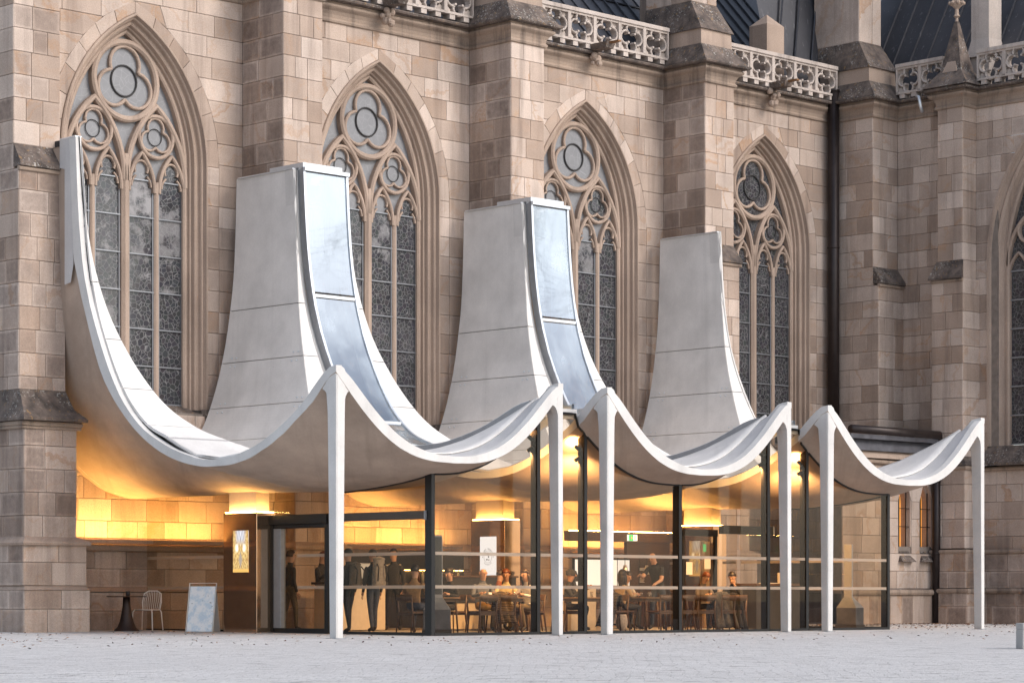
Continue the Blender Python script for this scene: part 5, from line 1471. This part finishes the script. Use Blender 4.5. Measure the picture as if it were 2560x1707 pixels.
for k in range(4):
    mb = MB(); mb.box(-.12, .04 + .03 * (k % 2), -.056, -.052, 1.2 - k * .03, 1.212 - k * .03); mb.build('notice_line', M['paper'], t)
t = thing('exit_sign', 'green illuminated emergency exit sign with arrow on the bronze beam', 'sign', (15.45, 7.02, FZ + 2.2))
mb = MB(); mb.box(-.15, .15, -.03, .03, -.075, .075); mb.build('housing', emit('sign_white', (.9, 1.0, .92), .9), t)
mb = MB(); mb.box(-.148, .0, -.034, -.031, -.073, .073); mb.build('green_field', emit('sign_green', (.02, .62, .16), .9), t)
mb = MB(); mb.prism([(-.09, .05), (-.05, .05), (-.05, .0), (-.02, .0), (-.07, -.055), (-.12, .0), (-.09, .0)], (0, -.035, 0), (1, 0, 0), (0, 0, 1), .003); mb.build('arrow', M['paper'], t)
mb = MB(); mb.ball((.06, -.034, .035), .016, 8, sc=(1, .15, 1)); mb.bar((.06, -.034, .02), (.05, -.034, -.02), .022, .004); mb.bar((.05, -.034, -.02), (.085, -.034, -.055), .014, .004); mb.bar((.05, -.034, -.02), (.02, -.034, -.05), .014, .004); mb.bar((.06, -.034, .01), (.1, -.034, 0), .012, .004); mb.build('running_figure', simple('sign_ink', (.01, .15, .06), .5), t)
for lx, ly, nm in ((13.0, 5.2, 'arched floor lamp with small bell shade, left of the pair'), (13.75, 5.2, 'arched floor lamp with small bell shade, right of the pair beside the partition')):
    t = thing('arc_lamp', nm, 'lamp', (lx, ly, FZ), 0, 'arched lamps')
    mb = MB(); mb.tube([(0, 0, 0), (0, 0, 1.62)] + [(.13 - .13 * math.cos(a), 0, 1.62 + .16 * math.sin(a)) for a in [R(x) for x in range(20, 181, 20)]] + [(.26, 0, 1.5)], .008, 8); mb.build('stem', M['black'], t, True)
    mb = MB(); mb.lathe([(.13, 0), (.13, .015), (.02, .025)], (0, 0, 0), 16); mb.build('foot', M['black'], t)
    mb = MB(); mb.lathe([(.08, 1.28), (.06, 1.4), (.03, 1.5), (.02, 1.5), (.05, 1.4), (.07, 1.285)], (.26, 0, 0), 14); mb.build('shade', M['steel'], t, True)
    mb = MB(); mb.ball((.26, 0, 1.33), .035, 10); mb.build('bulb', emit('bulb_' + nm[:4], (1, .72, .38), 18), t, True)
# till on the guests' side
t = thing('till', 'dark till screen on an angled stand behind the column', 'till', (11.0, 4.6, FZ))
mb = MB(); mb.box(-.4, .4, -.25, .25, 0, 1.0); mb.build('cabinet', M['cream'], t)
mb = MB(); mb.prism([(-.16, 0), (.16, 0), (.16, .26), (-.16, .26)], (0, .05, 1.1), (1, 0, 0), (0, .45, .9), .03); mb.build('screen', M['dark'], t)
mb = MB(); mb.bar((0, .05, 1.0), (0, .1, 1.15), .08); mb.build('stand', M['dark'], t)
# reception desk on the right
t = thing('reception_desk', 'dark reception desk with papers near the right columns', 'desk', (16.5, 3.55, FZ))
mb = MB(); mb.box(-.8, .8, -.3, .3, 0, 1.02); mb.build('body', M['dark'], t)
mb = MB(); mb.box(-.86, .86, -.36, .34, 1.02, 1.07); mb.build('counter_top', M['wood'], t)
mb = MB(); mb.box(-.3, .06, -.22, .06, 1.071, 1.085); mb.build('papers', M['paper'], t)
mb = MB(); mb.box(.3, .55, -.05, -.02, 1.07, 1.33); mb.build('brochure_stand', M['cream'], t)
t = thing('door_panel', 'tall cream door panel with small green exit pictogram, right of centre', 'door', (16.3, 5.4, FZ))
mb = MB(); mb.box(-.14, .14, -.03, .03, 0, 2.1); mb.build('leaf', M['cream'], t)
mb = MB(); mb.box(-.1, .0, -.04, -.031, 1.85, 2.03); mb.build('exit_pictogram', emit('pictogram', (.1, .7, .3), .8), t)
t = thing('notice_panel', 'glazed dark door with white notices behind the guests on the right', 'door', (15.35, 4.75, FZ))
mb = MB(); mb.box(-.62, -.55, -.04, .04, 0, 2.3); mb.box(.55, .62, -.04, .04, 0, 2.3); mb.box(-.62, .62, -.06, .06, 2.2, 2.36); mb.build('door_frame', M['black'], t)
mb = MB(); mb.box(-.55, .55, -.005, .005, 0, 2.2); mb.build('door_leaf', M['glass'], t)
for k, (x_, z_) in enumerate(((-.35, 1.28), (.3, 1.42))):
    mb = MB(); mb.box(x_ - .11, x_ + .11, -.012, -.008, z_, z_ + .3); mb.build('notice', M['paper'], t)
# things on the tables
gl = MB(); gl.lathe([(.028, 0), (.036, .12), (.034, .12), (.026, .01)], (0, 0, 0), 12); GLS = gl.mesh('tumbler', M['tumbler'], True)
mug = MB(); mug.lathe([(.04, 0), (.043, .1), (.039, .1), (.036, .01)], (0, 0, 0), 12); mug.tube([(.043, 0, .08), (.075, 0, .07), (.075, 0, .035), (.043, 0, .025)], .007, 6)
MUG = [mug.mesh('mug', M[k], True) for k in ('dark', 'ceram')]
TT = FZ + .7455
for (x, y, k, lb) in ((6.55, 2.75, 0, 'dark printed mug in front of the bald man'), (6.35, 2.55, 1, 'white mug beside the tweed jacket'), (13.55, 2.6, 1, 'white cup on the table of the two people with heads together'), (5.2, 2.9, 1, 'white cup on the table beside the man in the brown shirt')):
    o = obj('mug', MUG[k]); o.location = (x, y, TT); o.rotation_euler = (0, 0, rng.uniform(0, 6)); tag(o, lb, 'cup', 'mugs on the tables')
for (x, y, lb) in ((6.9, 2.6, 'drinking glass on the bald man\'s table, left of two'), (7.02, 2.5, 'drinking glass on the bald man\'s table, right of two'), (9.1, 2.6, 'drinking glass before the man with the knitted cap, left of two'), (9.35, 2.5, 'drinking glass before the man with the knitted cap, right of two'), (11.35, 2.9, 'drinking glass on the waiter\'s table, left of three'), (11.5, 2.8, 'drinking glass on the waiter\'s table, middle of three'), (11.7, 2.95, 'drinking glass on the waiter\'s table, right of three'), (13.75, 2.6, 'drinking glass on the far right table')):
    o = obj('tumbler', GLS); o.location = (x, y, TT); tag(o, lb, 'glass', 'glasses on the tables')
# clothes over chairs
def drape(name, label, cat, x, y, rz, w, drop, mat, z0=.84):
    """cloth folded over a chair back: local +Y is outside"""
    mb = MB(); rows = []
    prof = [(-.05, z0 - .28), (-.045, z0 - .14), (-.03, z0 - .03), (.01, z0 + .015), (.06, z0 - .02)] + [(.085 + .03 * k, z0 - .08 - drop * k / 6) for k in range(7)]
    ph = rng.uniform(0, 6)
    for k, (yy, zz) in enumerate(prof):
        f = k / (len(prof) - 1); ww = w * (.82 + .3 * f); r_ = []
        for i in range(19):
            u = -1 + 2 * i / 18; a = .018 + .045 * f
            r_.append((u * ww / 2 + .02 * math.sin(5 * u + ph), yy + a * math.sin(9 * u + ph + f) * (1 if k > 3 else .3), zz - .05 * f * abs(math.sin(3.1 * u + ph)) + (.03 * math.cos(2.2 * u) if k > 2 else 0)))
        rows.append(r_)
    mb.grid(rows); o = mb.build(name, mat, None, True); o.location = (x, y, FZ); o.rotation_euler = (0, 0, R(rz)); tag(o, label, cat)
    s_ = o.modifiers.new('t', 'SOLIDIFY'); s_.thickness = .022; return o
def tweed(name, c0, c1, horiz=True, sc_=40):
    m, nt, b = new_mat(name); N = NB(nt); P = N.pos(); w_ = N.n('TexWave', bands_direction='Z'); N.put(w_.inputs['Vector'], P); w_.inputs['Scale'].default_value = sc_ / 6; w_.inputs['Distortion'].default_value = 3
    N.put(b.inputs['Base Color'], N.mix(N.math('MULTIPLY', w_.outputs['Fac'], N.noise(P, 20, 4)), c0, c1)); b.inputs['Roughness'].default_value = .95; return m
drape('tweed_jacket', 'striped brown tweed jacket hung over a chair back against the glass', 'jacket', 6.12, 2.0, 180, .50, .52, tweed('tweed', (.05, .035, .025), (.30, .20, .12)), .83)
fur = tweed('black_fur', (.010, .009, .009), (.30, .27, .25), sc_=90)
drape('fur_coat', 'black and grey fur coat spread over a chair back against the glass', 'coat', 13.05, 2.05, 180, .62, .68, fur, .84)
drape('long_coat', 'dark long coat hanging over the chair right of the fur coat', 'coat', 13.6, 2.15, 186, .5, .7, tweed('dark_coat', (.008, .008, .009), (.06, .05, .05), sc_=50), .82)
chair(13.6, 2.2, 186, 'wooden chair under the dark long coat')
drape('puffer_coat', 'dark grey puffer coat over the chair between the two slim columns', 'coat', 9.88, 2.3, 70, .6, .6, tweed('puffer', (.02, .018, .017), (.10, .085, .075), sc_=30), .82)
def bag(name, label, x, y, z, sz, c, n=9):
    mb = MB(); mb.ball((0, 0, sz[2]), 1, 14, sc=sz); me = mb.mesh(name, simple(name + '_cloth', c, .85, var=.3, scale=18), True)
    for v in me.vertices: v.co += v.co.normalized() * (.03 * math.sin(v.co.x * 23) * math.cos(v.co.z * 19))
    o = obj(name, me); o.location = (x, y, z); tag(o, label, 'bag')
    h = MB(); h.tube([(-sz[0] * .5, 0, sz[2] * 1.7), (-.03, 0, sz[2] * 2.5), (.03, 0, sz[2] * 2.5), (sz[0] * .5, 0, sz[2] * 1.7)], .012, 6); h.build('handle', M['dark'], o, True); return o
bag('shoulder_bag', 'mustard yellow cloth bag lying on a chair by the grey stele', 5.62, 1.98, FZ + .46, (.19, .14, .09), (.30, .15, .02))
bag('paper_carrier', 'pale carrier bag standing on the floor behind the column', 10.3, 2.5, FZ, (.16, .1, .2), (.42, .34, .28))
# bench in the square, at the right edge
t = thing('stone_bench', 'pale concrete bench at the right edge of the square', 'bench', (2.98, -13.3, gz(3, -13)), R(-42))
M['bench'] = concrete('bench_concrete', (.40, .385, .37), .35)
mb = MB(); mb.box(-.30, 1.7, -.22, .22, .30, .40); bevel(mb.build('slab', M['bench'], t), .008)
mb = MB(); mb.box(-.30, -.17, -.22, .22, 0, .30); bevel(mb.build('leg', M['bench'], t), .008)
mb = MB(); mb.box(1.5, 1.64, -.22, .22, 0, .30); bevel(mb.build('leg', M['bench'], t), .008)
mb = MB(); mb.box(-.17, 1.5, .05, .20, .0, .298); mb.build('back_web', M['bench'], t)
# fallen leaves
mb = MB(); lr = random.Random(3)
for k in range(1270):
    if k < 900: x, y = lr.uniform(17.8, 28.5), lr.uniform(1.0, 7.0); 
    elif k < 1080: x, y = lr.uniform(-3, 27), lr.uniform(-5, 1) - abs(lr.gauss(0, 1.5))
    else: x, y = lr.uniform(-10, 3), lr.uniform(-3, 8)
    if k < 900 and lr.random() < .55: y = 6.9 - abs(lr.gauss(0, 1.3))
    s_ = lr.uniform(.02, .045) if k >= 900 else lr.uniform(.025, .06); a = lr.uniform(0, 6.28); z = gz(x, y) + .006; c, d = math.cos(a) * s_, math.sin(a) * s_
    mb.add([(x - c, y - d, z), (x + d * .5, y - c * .5, z + lr.uniform(0, .025)), (x + c, y + d, z + lr.uniform(0, .03)), (x - d * .5, y + c * .5, z + lr.uniform(0, .02))], [(0, 1, 2, 3)], lr.randrange(3))
lv = mb.build('fallen_leaves', [simple('leaf_brown', (.14, .055, .02), .8), simple('leaf_dark', (.06, .03, .018), .8), simple('leaf_tan', (.24, .13, .06), .8)], fix=False)
tag(lv, 'brown fallen leaves scattered over the paving by the church wall', 'leaves', kind='stuff')
# ------------------------------------------------------------------ people
def cloth(name, c): return simple(name, c, .85, var=.22, scale=22, bump=.3)
SKIN = [simple('skin_light', (.46, .27, .18), .5, var=.06), simple('skin_warm', (.40, .22, .14), .5, var=.06)]
HAIR = {'brown': simple('hair_brown', (.045, .022, .012), .5, var=.3, scale=40), 'auburn': simple('hair_auburn', (.13, .035, .012), .5, var=.3, scale=40), 'dark': simple('hair_dark', (.018, .011, .008), .5, var=.3, scale=40), 'knit': simple('knit_grey', (.05, .045, .042), .95, var=.3, scale=60)}
SHOE = simple('shoe_leather', (.02, .016, .014), .5)
def rot2(v, a): return (v[0] * math.cos(a) - v[1] * math.sin(a), v[0] * math.sin(a) + v[1] * math.cos(a))
def person(label, x, y, rz, pose, top, legs, hair, skin=0, lean=0.0, turn=0.0, nod=0.0, armL=None, armR=None, short=False, z=FZ, h=1.0, group='people in the cafe'):
    """local front is -Y. pose 'stand' or 'sit'; arms: list of elbow, wrist points relative to the shoulder"""
    sit = pose == 'sit'; pz = .56 if sit else .95
    la, lb = math.sin(lean), math.cos(lean)
    def up(t, dx=0.0, dy=0.0): return (dx, -t * la + dy * lb, pz + t * lb + dy * la)
    J = {}; rad = {}
    def j(n, p, r_): J[n] = Vector(p) * 1.0; rad[n] = r_
    j('pelvis', up(0), (.155, .125)); j('waist', up(.15), (.140, .105)); j('chest', up(.34), (.165, .115)); j('nb', up(.47), (.085, .075)); j('neck', up(.53, 0, -.01), (.055, .055))
    hb = Vector(up(.60, 0, -.03)); hd = Vector((math.sin(turn) * math.sin(nod), -math.sin(nod + lean * .6) * math.cos(turn), math.cos(nod + lean * .6))).normalized()
    J['h1'] = hb; rad['h1'] = (.070, .080); J['h2'] = hb + hd * .085; rad['h2'] = (.080, .098); J['h3'] = hb + hd * .165; rad['h3'] = (.062, .078)
    E_ = [('pelvis', 'waist'), ('waist', 'chest'), ('chest', 'nb'), ('nb', 'neck'), ('neck', 'h1'), ('h1', 'h2'), ('h2', 'h3')]
    for s_, n, arm in ((-1, 'L', armL), (1, 'R', armR)):
        j('sh' + n, up(.415, s_ * .165), (.066, .066)); sh = J['sh' + n]
        e, w_ = arm if arm else ((s_ * .06, .03, -.28), (s_ * .06, -.05, -.52))
        j('el' + n, sh + Vector(e), (.046, .046)); j('wr' + n, sh + Vector(w_), (.031, .028)); d = (J['wr' + n] - J['el' + n]).normalized(); j('ha' + n, J['wr' + n] + d * .075, (.036, .022))
        E_ += [('chest', 'sh' + n), ('sh' + n, 'el' + n), ('el' + n, 'wr' + n), ('wr' + n, 'ha' + n)]
        if sit:
            j('hi' + n, (s_ * .09, -.04, pz - .03), (.095, .09)); j('kn' + n, (s_ * .12, -.44, pz - .02), (.062, .062)); j('an' + n, (s_ * .12, -.42 + .12 * (s_ > 0), .10), (.040, .042)); j('fo' + n, (s_ * .13, -.56 + .12 * (s_ > 0), .045), (.042, .034))
        else:
            st = .07 * s_; j('hi' + n, (s_ * .09, 0, pz - .06), (.095, .095)); j('kn' + n, (s_ * .10, -.02 + st, .50), (.060, .062)); j('an' + n, (s_ * .11, .02 + st * 1.6, .09), (.040, .042)); j('fo' + n, (s_ * .12, -.12 + st * 1.6, .045), (.042, .034))
        E_ += [('pelvis', 'hi' + n), ('hi' + n, 'kn' + n), ('kn' + n, 'an' + n), ('an' + n, 'fo' + n)]
    names = list(J); me = bpy.data.meshes.new('person'); me.from_pydata([J[n] * h for n in names], [(names.index(a), names.index(b_)) for a, b_ in E_], [])
    o = bpy.data.objects.new('tmp', me); col.objects.link(o)
    sk = o.modifiers.new('skin', 'SKIN'); sk.use_smooth_shade = True; sk.branch_smoothing = .6
    for i, n in enumerate(names): me.skin_vertices[0].data[i].radius = (rad[n][0] * h, rad[n][1] * h); me.skin_vertices[0].data[i].use_root = (n == 'pelvis')
    ss = o.modifiers.new('sub', 'SUBSURF'); ss.levels = 2; ss.render_levels = 2
    dg = bpy.context.evaluated_depsgraph_get(); body = bpy.data.meshes.new_from_object(o.evaluated_get(dg)); bpy.data.objects.remove(o)
    # nose, ears, fingers joined to the same body mesh
    ex = MB(); f_ = Vector((math.sin(turn), -math.cos(turn), 0)); sd = Vector((math.cos(turn), math.sin(turn), 0)); hc = (J['h2'] - hd * .01) * h
    f_ = (f_ - hd * f_.dot(hd)).normalized(); sd = f_.cross(hd)
    ex.tube([hc + f_ * .085 + hd * .03, hc + f_ * .118 - hd * .012, hc + f_ * .09 - hd * .02], [.008, .015, .012], 6)
    for s_ in (-1, 1): ex.ball(hc + sd * .083 * s_ - hd * .002, .022, 6, sc=(.6, .8, 1.2))
    for n in 'LR':
        a, b_ = J['wr' + n] * h, J['ha' + n] * h; d = (b_ - a).normalized(); s2 = d.orthogonal().normalized()
        for k in range(4): ex.tube([b_ + s2 * (-.024 + .016 * k), b_ + s2 * (-.026 + .018 * k) + d * .045, b_ + s2 * (-.024 + .017 * k) + d * (.068 + .012 * (k in (1, 2))) + d.cross(s2) * .02], [.009, .0085, .007], 5)
        ex.tube([a + d * .03 + s2 * .03, a + d * .07 + s2 * .055, a + d * .1 + s2 * .06], [.011, .010, .008], 5)
    xm = ex.mesh('x', []) if False else None
    bm = bmesh.new(); bm.from_mesh(body); nb0 = len(bm.faces)
    vs = [bm.verts.new(v) for v in ex.v]
    for f in ex.f:
        try: bm.faces.new([vs[i] for i in f])
        except ValueError: pass
    bmesh.ops.recalc_face_normals(bm, faces=bm.faces)
    reg = {'h1': 0, 'h2': 0, 'h3': 0, 'neck': 0}
    for n in 'LR': reg['ha' + n] = 0
    segs = [(J[a] * h, J[b_] * h, a, b_) for a, b_ in E_]
    def region(a, b_, t):
        if b_[:2] in ('h1', 'h2', 'h3'): return 0
        if b_ == 'neck': return 0 if t > .45 else 1
        if b_[:2] == 'ha': return 0
        if b_[:2] == 'wr': return 0 if (short or t > .93) else 1
        if b_[:2] == 'el': return 0 if (short and t > .72) else 1
        if b_[:2] == 'fo': return 3
        if b_[:2] == 'an': return 3 if t > .93 else 2
        if b_[:2] in ('kn', 'hi'): return 2
        if b_ == 'waist': return 2 if t < .25 else 1
        return 1
    for f in bm.faces:
        c = f.calc_center_median(); best = None
        for a, b_, an, bn in segs:
            ab = b_ - a; t = max(0, min(1, (c - a).dot(ab) / ab.length_squared)); dd = (c - a - ab * t).length - min(rad[an][0], rad[bn][0]) * .8
            if best is None or dd < best[0]: best = (dd, region(an, bn, t))
        f.material_index = best[1]; f.smooth = True
    bm.faces.ensure_lookup_table()
    body.materials.clear()
    for mt in (SKIN[skin], top, legs, SHOE): body.materials.append(mt)
    bm.to_mesh(body); bm.free()
    p = obj('person', body); p.location = (x, y, z); p.rotation_euler = (0, 0, R(rz)); tag(p, label, 'person', group)
    # hair
    if hair:
        kind, cname = hair; hm = MB(); back = -f_
        def hp(a, b_, c): return hc + sd * a + back * b_ + hd * c
        rows = []
        for i in range(9):
            ph = math.pi * .58 * i / 8; r_ = []
            for k in range(17):
                th = 2 * math.pi * k / 16; ca, sa = math.cos(th), math.sin(th)
                cut = .62 if sa < -.3 and kind != 'beanie' else 1.0        # open at the face
                p_ = ph * cut
                r_.append(hp(.098 * math.sin(p_) * ca, .012 + .112 * math.sin(p_) * sa, .02 + .118 * math.cos(p_)))
            rows.append(r_)
        hm.grid(rows)
        if kind == 'long':
            rows = []
            for i in range(8):
                r_ = []
                for k in range(11):
                    th = math.pi * (-.12 + 1.24 * k / 10); w_ = .1 + .02 * math.sin(i * .8)
                    r_.append(hp(w_ * math.cos(th), .02 + .105 * math.sin(th), .02 - .05 * i))
                rows.append(r_)
            hm.grid(rows)
        if kind == 'bun': hm.ball(hp(0, .13, .05), .055, 10)
        hx = hm.mesh('hair', HAIR[cname], True); ho = obj('knitted_cap' if kind == 'beanie' else 'hair', hx, p); sm = ho.modifiers.new('t', 'SOLIDIFY'); sm.thickness = .012
    # eyes
    em = MB()
    for s_ in (-1, 1): em.ball(hc + f_ * .088 + sd * .031 * s_ + hd * .012, .0085, 6)
    em.build('eyes', M['ink'], p)
    return p
onT = lambda s_: ((s_ * .08, -.10, -.22), (-s_ * .02, -.30, -.17))
fwd = lambda s_: ((s_ * .06, -.14, -.22), (s_ * .0, -.36, -.05))
C_ = {k: cloth(k, v) for k, v in {'cloth_black': (.014, .013, .014), 'cloth_brown': (.26, .155, .075), 'cloth_greyblue': (.13, .14, .165), 'cloth_cream': (.52, .42, .25), 'cloth_white': (.60, .57, .54), 'cloth_beige': (.36, .26, .16), 'jeans': (.05, .06, .085), 'cloth_charcoal': (.035, .033, .033), 'cloth_khaki': (.13, .095, .055), 'cloth_grey': (.16, .15, .145), 'cloth_pattern': (.12, .10, .09), 'cloth_rust': (.30, .09, .03), 'cloth_teal': (.05, .12, .13), 'cloth_lightgrey': (.34, .33, .32)}.items()}
B_ = C_
person('staff member in dark clothes standing just inside the sliding door', 4.30, 6.6, 80, 'stand', B_['cloth_charcoal'], B_['cloth_khaki'], ('short', 'brown'))
person('person in dark top pouring behind the cream serving counter', 5.55, 7.05, 15, 'stand', B_['cloth_charcoal'], B_['cloth_black'], ('short', 'auburn'), nod=.45, armL=fwd(-1), armR=fwd(1))
person('person in dark clothes with a backpack half hidden by the front left column', 4.20, 4.55, 185, 'stand', B_['cloth_charcoal'], B_['cloth_black'], ('short', 'dark'))
person('person in black standing with a pale roll-top backpack, seen from behind', 5.05, 4.75, 172, 'stand', B_['cloth_charcoal'], B_['jeans'], ('short', 'dark'))
person('person in a dark padded jacket queuing at the bar, face turned left', 7.05, 6.35, -60, 'stand', B_['cloth_charcoal'], B_['cloth_black'], ('short', 'dark'), h=1.04)
person('seated man in a brown shirt with his back half turned, left of the corner post', 4.30, 2.65, 118, 'sit', B_['cloth_brown'], B_['jeans'], ('short', 'dark'), lean=.12, armL=onT(-1), armR=onT(1), short=True, h=1.04)
person('seated woman with a dark bun in a black top, right of the grey stele', 5.95, 3.30, -75, 'sit', B_['cloth_black'], B_['cloth_charcoal'], ('bun', 'dark'), lean=.08, nod=.3, armL=onT(-1), armR=onT(1))
person('seated bald man in a grey-blue sweater facing the square', 6.85, 3.32, -25, 'sit', B_['cloth_greyblue'], B_['cloth_khaki'], None, lean=.1, armL=onT(-1), armR=onT(1), h=1.02)
person('seated woman in a cream top with short auburn hair', 7.75, 3.50, -50, 'sit', B_['cloth_cream'], B_['cloth_khaki'], ('short', 'auburn'), 1, lean=.12, nod=.2, armL=onT(-1), armR=onT(1))
person('seated woman with white sleeves and dark hair leaning to the left', 7.52, 2.55, -85, 'sit', B_['cloth_white'], B_['cloth_khaki'], ('long', 'brown'), lean=.2, armL=onT(-1), armR=onT(1))
person('seated man with a grey knitted cap and dark jacket between the slim columns', 9.45, 3.35, 30, 'sit', B_['cloth_charcoal'], B_['cloth_black'], ('beanie', 'knit'), 1, lean=.1, armL=fwd(-1), armR=fwd(1))
person('seated long-haired woman in a beige jacket looking to the right', 10.75, 2.95, 85, 'sit', B_['cloth_beige'], B_['cloth_charcoal'], ('long', 'dark'), lean=.05, nod=-.1, armL=onT(-1), armR=onT(1))
person('bald waiter in a black T-shirt bending over a table', 12.30, 3.25, -75, 'stand', B_['cloth_black'], B_['jeans'], None, lean=.38, nod=.3, armL=((-.05, -.18, -.2), (.02, -.42, -.16)), armR=((.05, -.12, -.26), (.0, -.3, -.34)), short=True, h=1.05)
person('seated person with auburn hair and patterned top, head bowed', 13.95, 3.45, -10, 'sit', B_['cloth_pattern'], B_['cloth_black'], ('short', 'auburn'), lean=.22, nod=.45, armL=onT(-1), armR=onT(1))
person('seated person in black leaning left with one hand at the mouth', 14.62, 3.00, -65, 'sit', B_['cloth_black'], B_['cloth_black'], ('short', 'dark'), lean=.22, nod=.3, armL=onT(-1), armR=((.06, -.14, -.2), (-.06, -.24, .05)))
person('seated person in a rust jumper in the second row, facing right', 8.10, 4.15, 85, 'sit', B_['cloth_rust'], B_['jeans'], ('short', 'brown'), lean=.1, nod=.2, armL=onT(-1), armR=onT(1))
person('seated person in a teal shirt in the second row, facing left', 9.05, 4.20, -85, 'sit', B_['cloth_teal'], B_['cloth_khaki'], ('long', 'auburn'), 1, lean=.1, armL=onT(-1), armR=onT(1))
person('seated person in a light grey hoodie in the second row behind the waiter', 12.95, 4.95, -5, 'sit', B_['cloth_lightgrey'], B_['jeans'], ('short', 'dark'), lean=.15, nod=.3, armL=onT(-1), armR=onT(1))
# backpacks of the two standing guests
def backpack(x, y, rz, z, label, c, top=.0):
    t = thing('backpack', label, 'backpack', (x, y, z), R(rz)); mb = MB()
    mb.grid([[(math.cos(a) * (.15 + .02 * math.sin(k)) , math.sin(a) * .09, zz) for a in [2 * math.pi * i / 14 for i in range(15)]] for k, zz in enumerate((0, .03, .18, .34, .46, .50 + top))])
    mb.add([(math.cos(a) * .15, math.sin(a) * .09, 0) for a in [2 * math.pi * i / 14 for i in range(14)]], [tuple(range(14))])
    m_ = cloth('backpack_' + str(top), c); mb.build('sack', m_, t, True)
    mb = MB(); mb.tube([(-.14, 0, .5 + top), (0, .01, .54 + top), (.14, 0, .5 + top)], .03, 8); mb.build('rolled_top', m_, t, True)
    for s_ in (-1, 1):
        mb = MB(); mb.tube([(s_ * .09, .08, .46), (s_ * .1, .16, .38), (s_ * .1, .12, .1)], .015, 6); mb.build('strap', M['dark'], t, True)
backpack(4.22, 4.36, 185, FZ + .92, 'grey-brown backpack of the person behind the front left column', (.10, .085, .07))
backpack(5.03, 4.55, 172, FZ + .98, 'pale roll-top backpack on the person in black', (.26, .235, .21), .06)

# ------------------------------------------------------------------ bare trees across the square (mirrored in the skylights)
M['bark'] = simple('bark', (.07, .055, .045), .9, var=.3)
def bare_tree(x, y, H, seed, label):
    r_ = random.Random(seed); tr = MB(); br = MB()
    def grow(p, d, L, rad_, lv):
        pts = [p]; q = p
        for k in range(3):
            d = (d + Vector((r_.uniform(-.18, .18), r_.uniform(-.18, .18), .06))).normalized(); q = q + d * L / 3; pts.append(q)
        (tr if lv == 0 else br).tube(pts, [rad_, rad_ * .85, rad_ * .7, rad_ * .55], 6 if lv < 2 else 4, cap=False)
        if lv < 6:
            for k in range(3 if lv < 4 else 4):
                a = r_.uniform(0, 6.28); b_ = r_.uniform(.35, .85); u = d.orthogonal().normalized(); w_ = d.cross(u)
                nd = (d * math.cos(b_) + (u * math.cos(a) + w_ * math.sin(a)) * math.sin(b_)).normalized()
                grow(pts[r_.choice((2, 3, 3))], nd, L * r_.uniform(.6, .82), rad_ * .5, lv + 1)
    t = thing('bare_tree', label, 'tree', (x, y, 0))
    grow(Vector((0, 0, -.1)), Vector((0, 0, 1)), H * .3, .28, 0)
    tr.build('trunk', M['bark'], t, True, False); br.build('crown', M['bark'], t, False, False)
bare_tree(40, -26, 32, 1, 'tall bare tree across the square, left one mirrored in the skylights')
bare_tree(50, -34, 33, 2, 'tall bare tree across the square, middle one mirrored in the skylights')
bare_tree(54, -25, 34, 5, 'tall bare tree across the square, right one mirrored in the skylights')
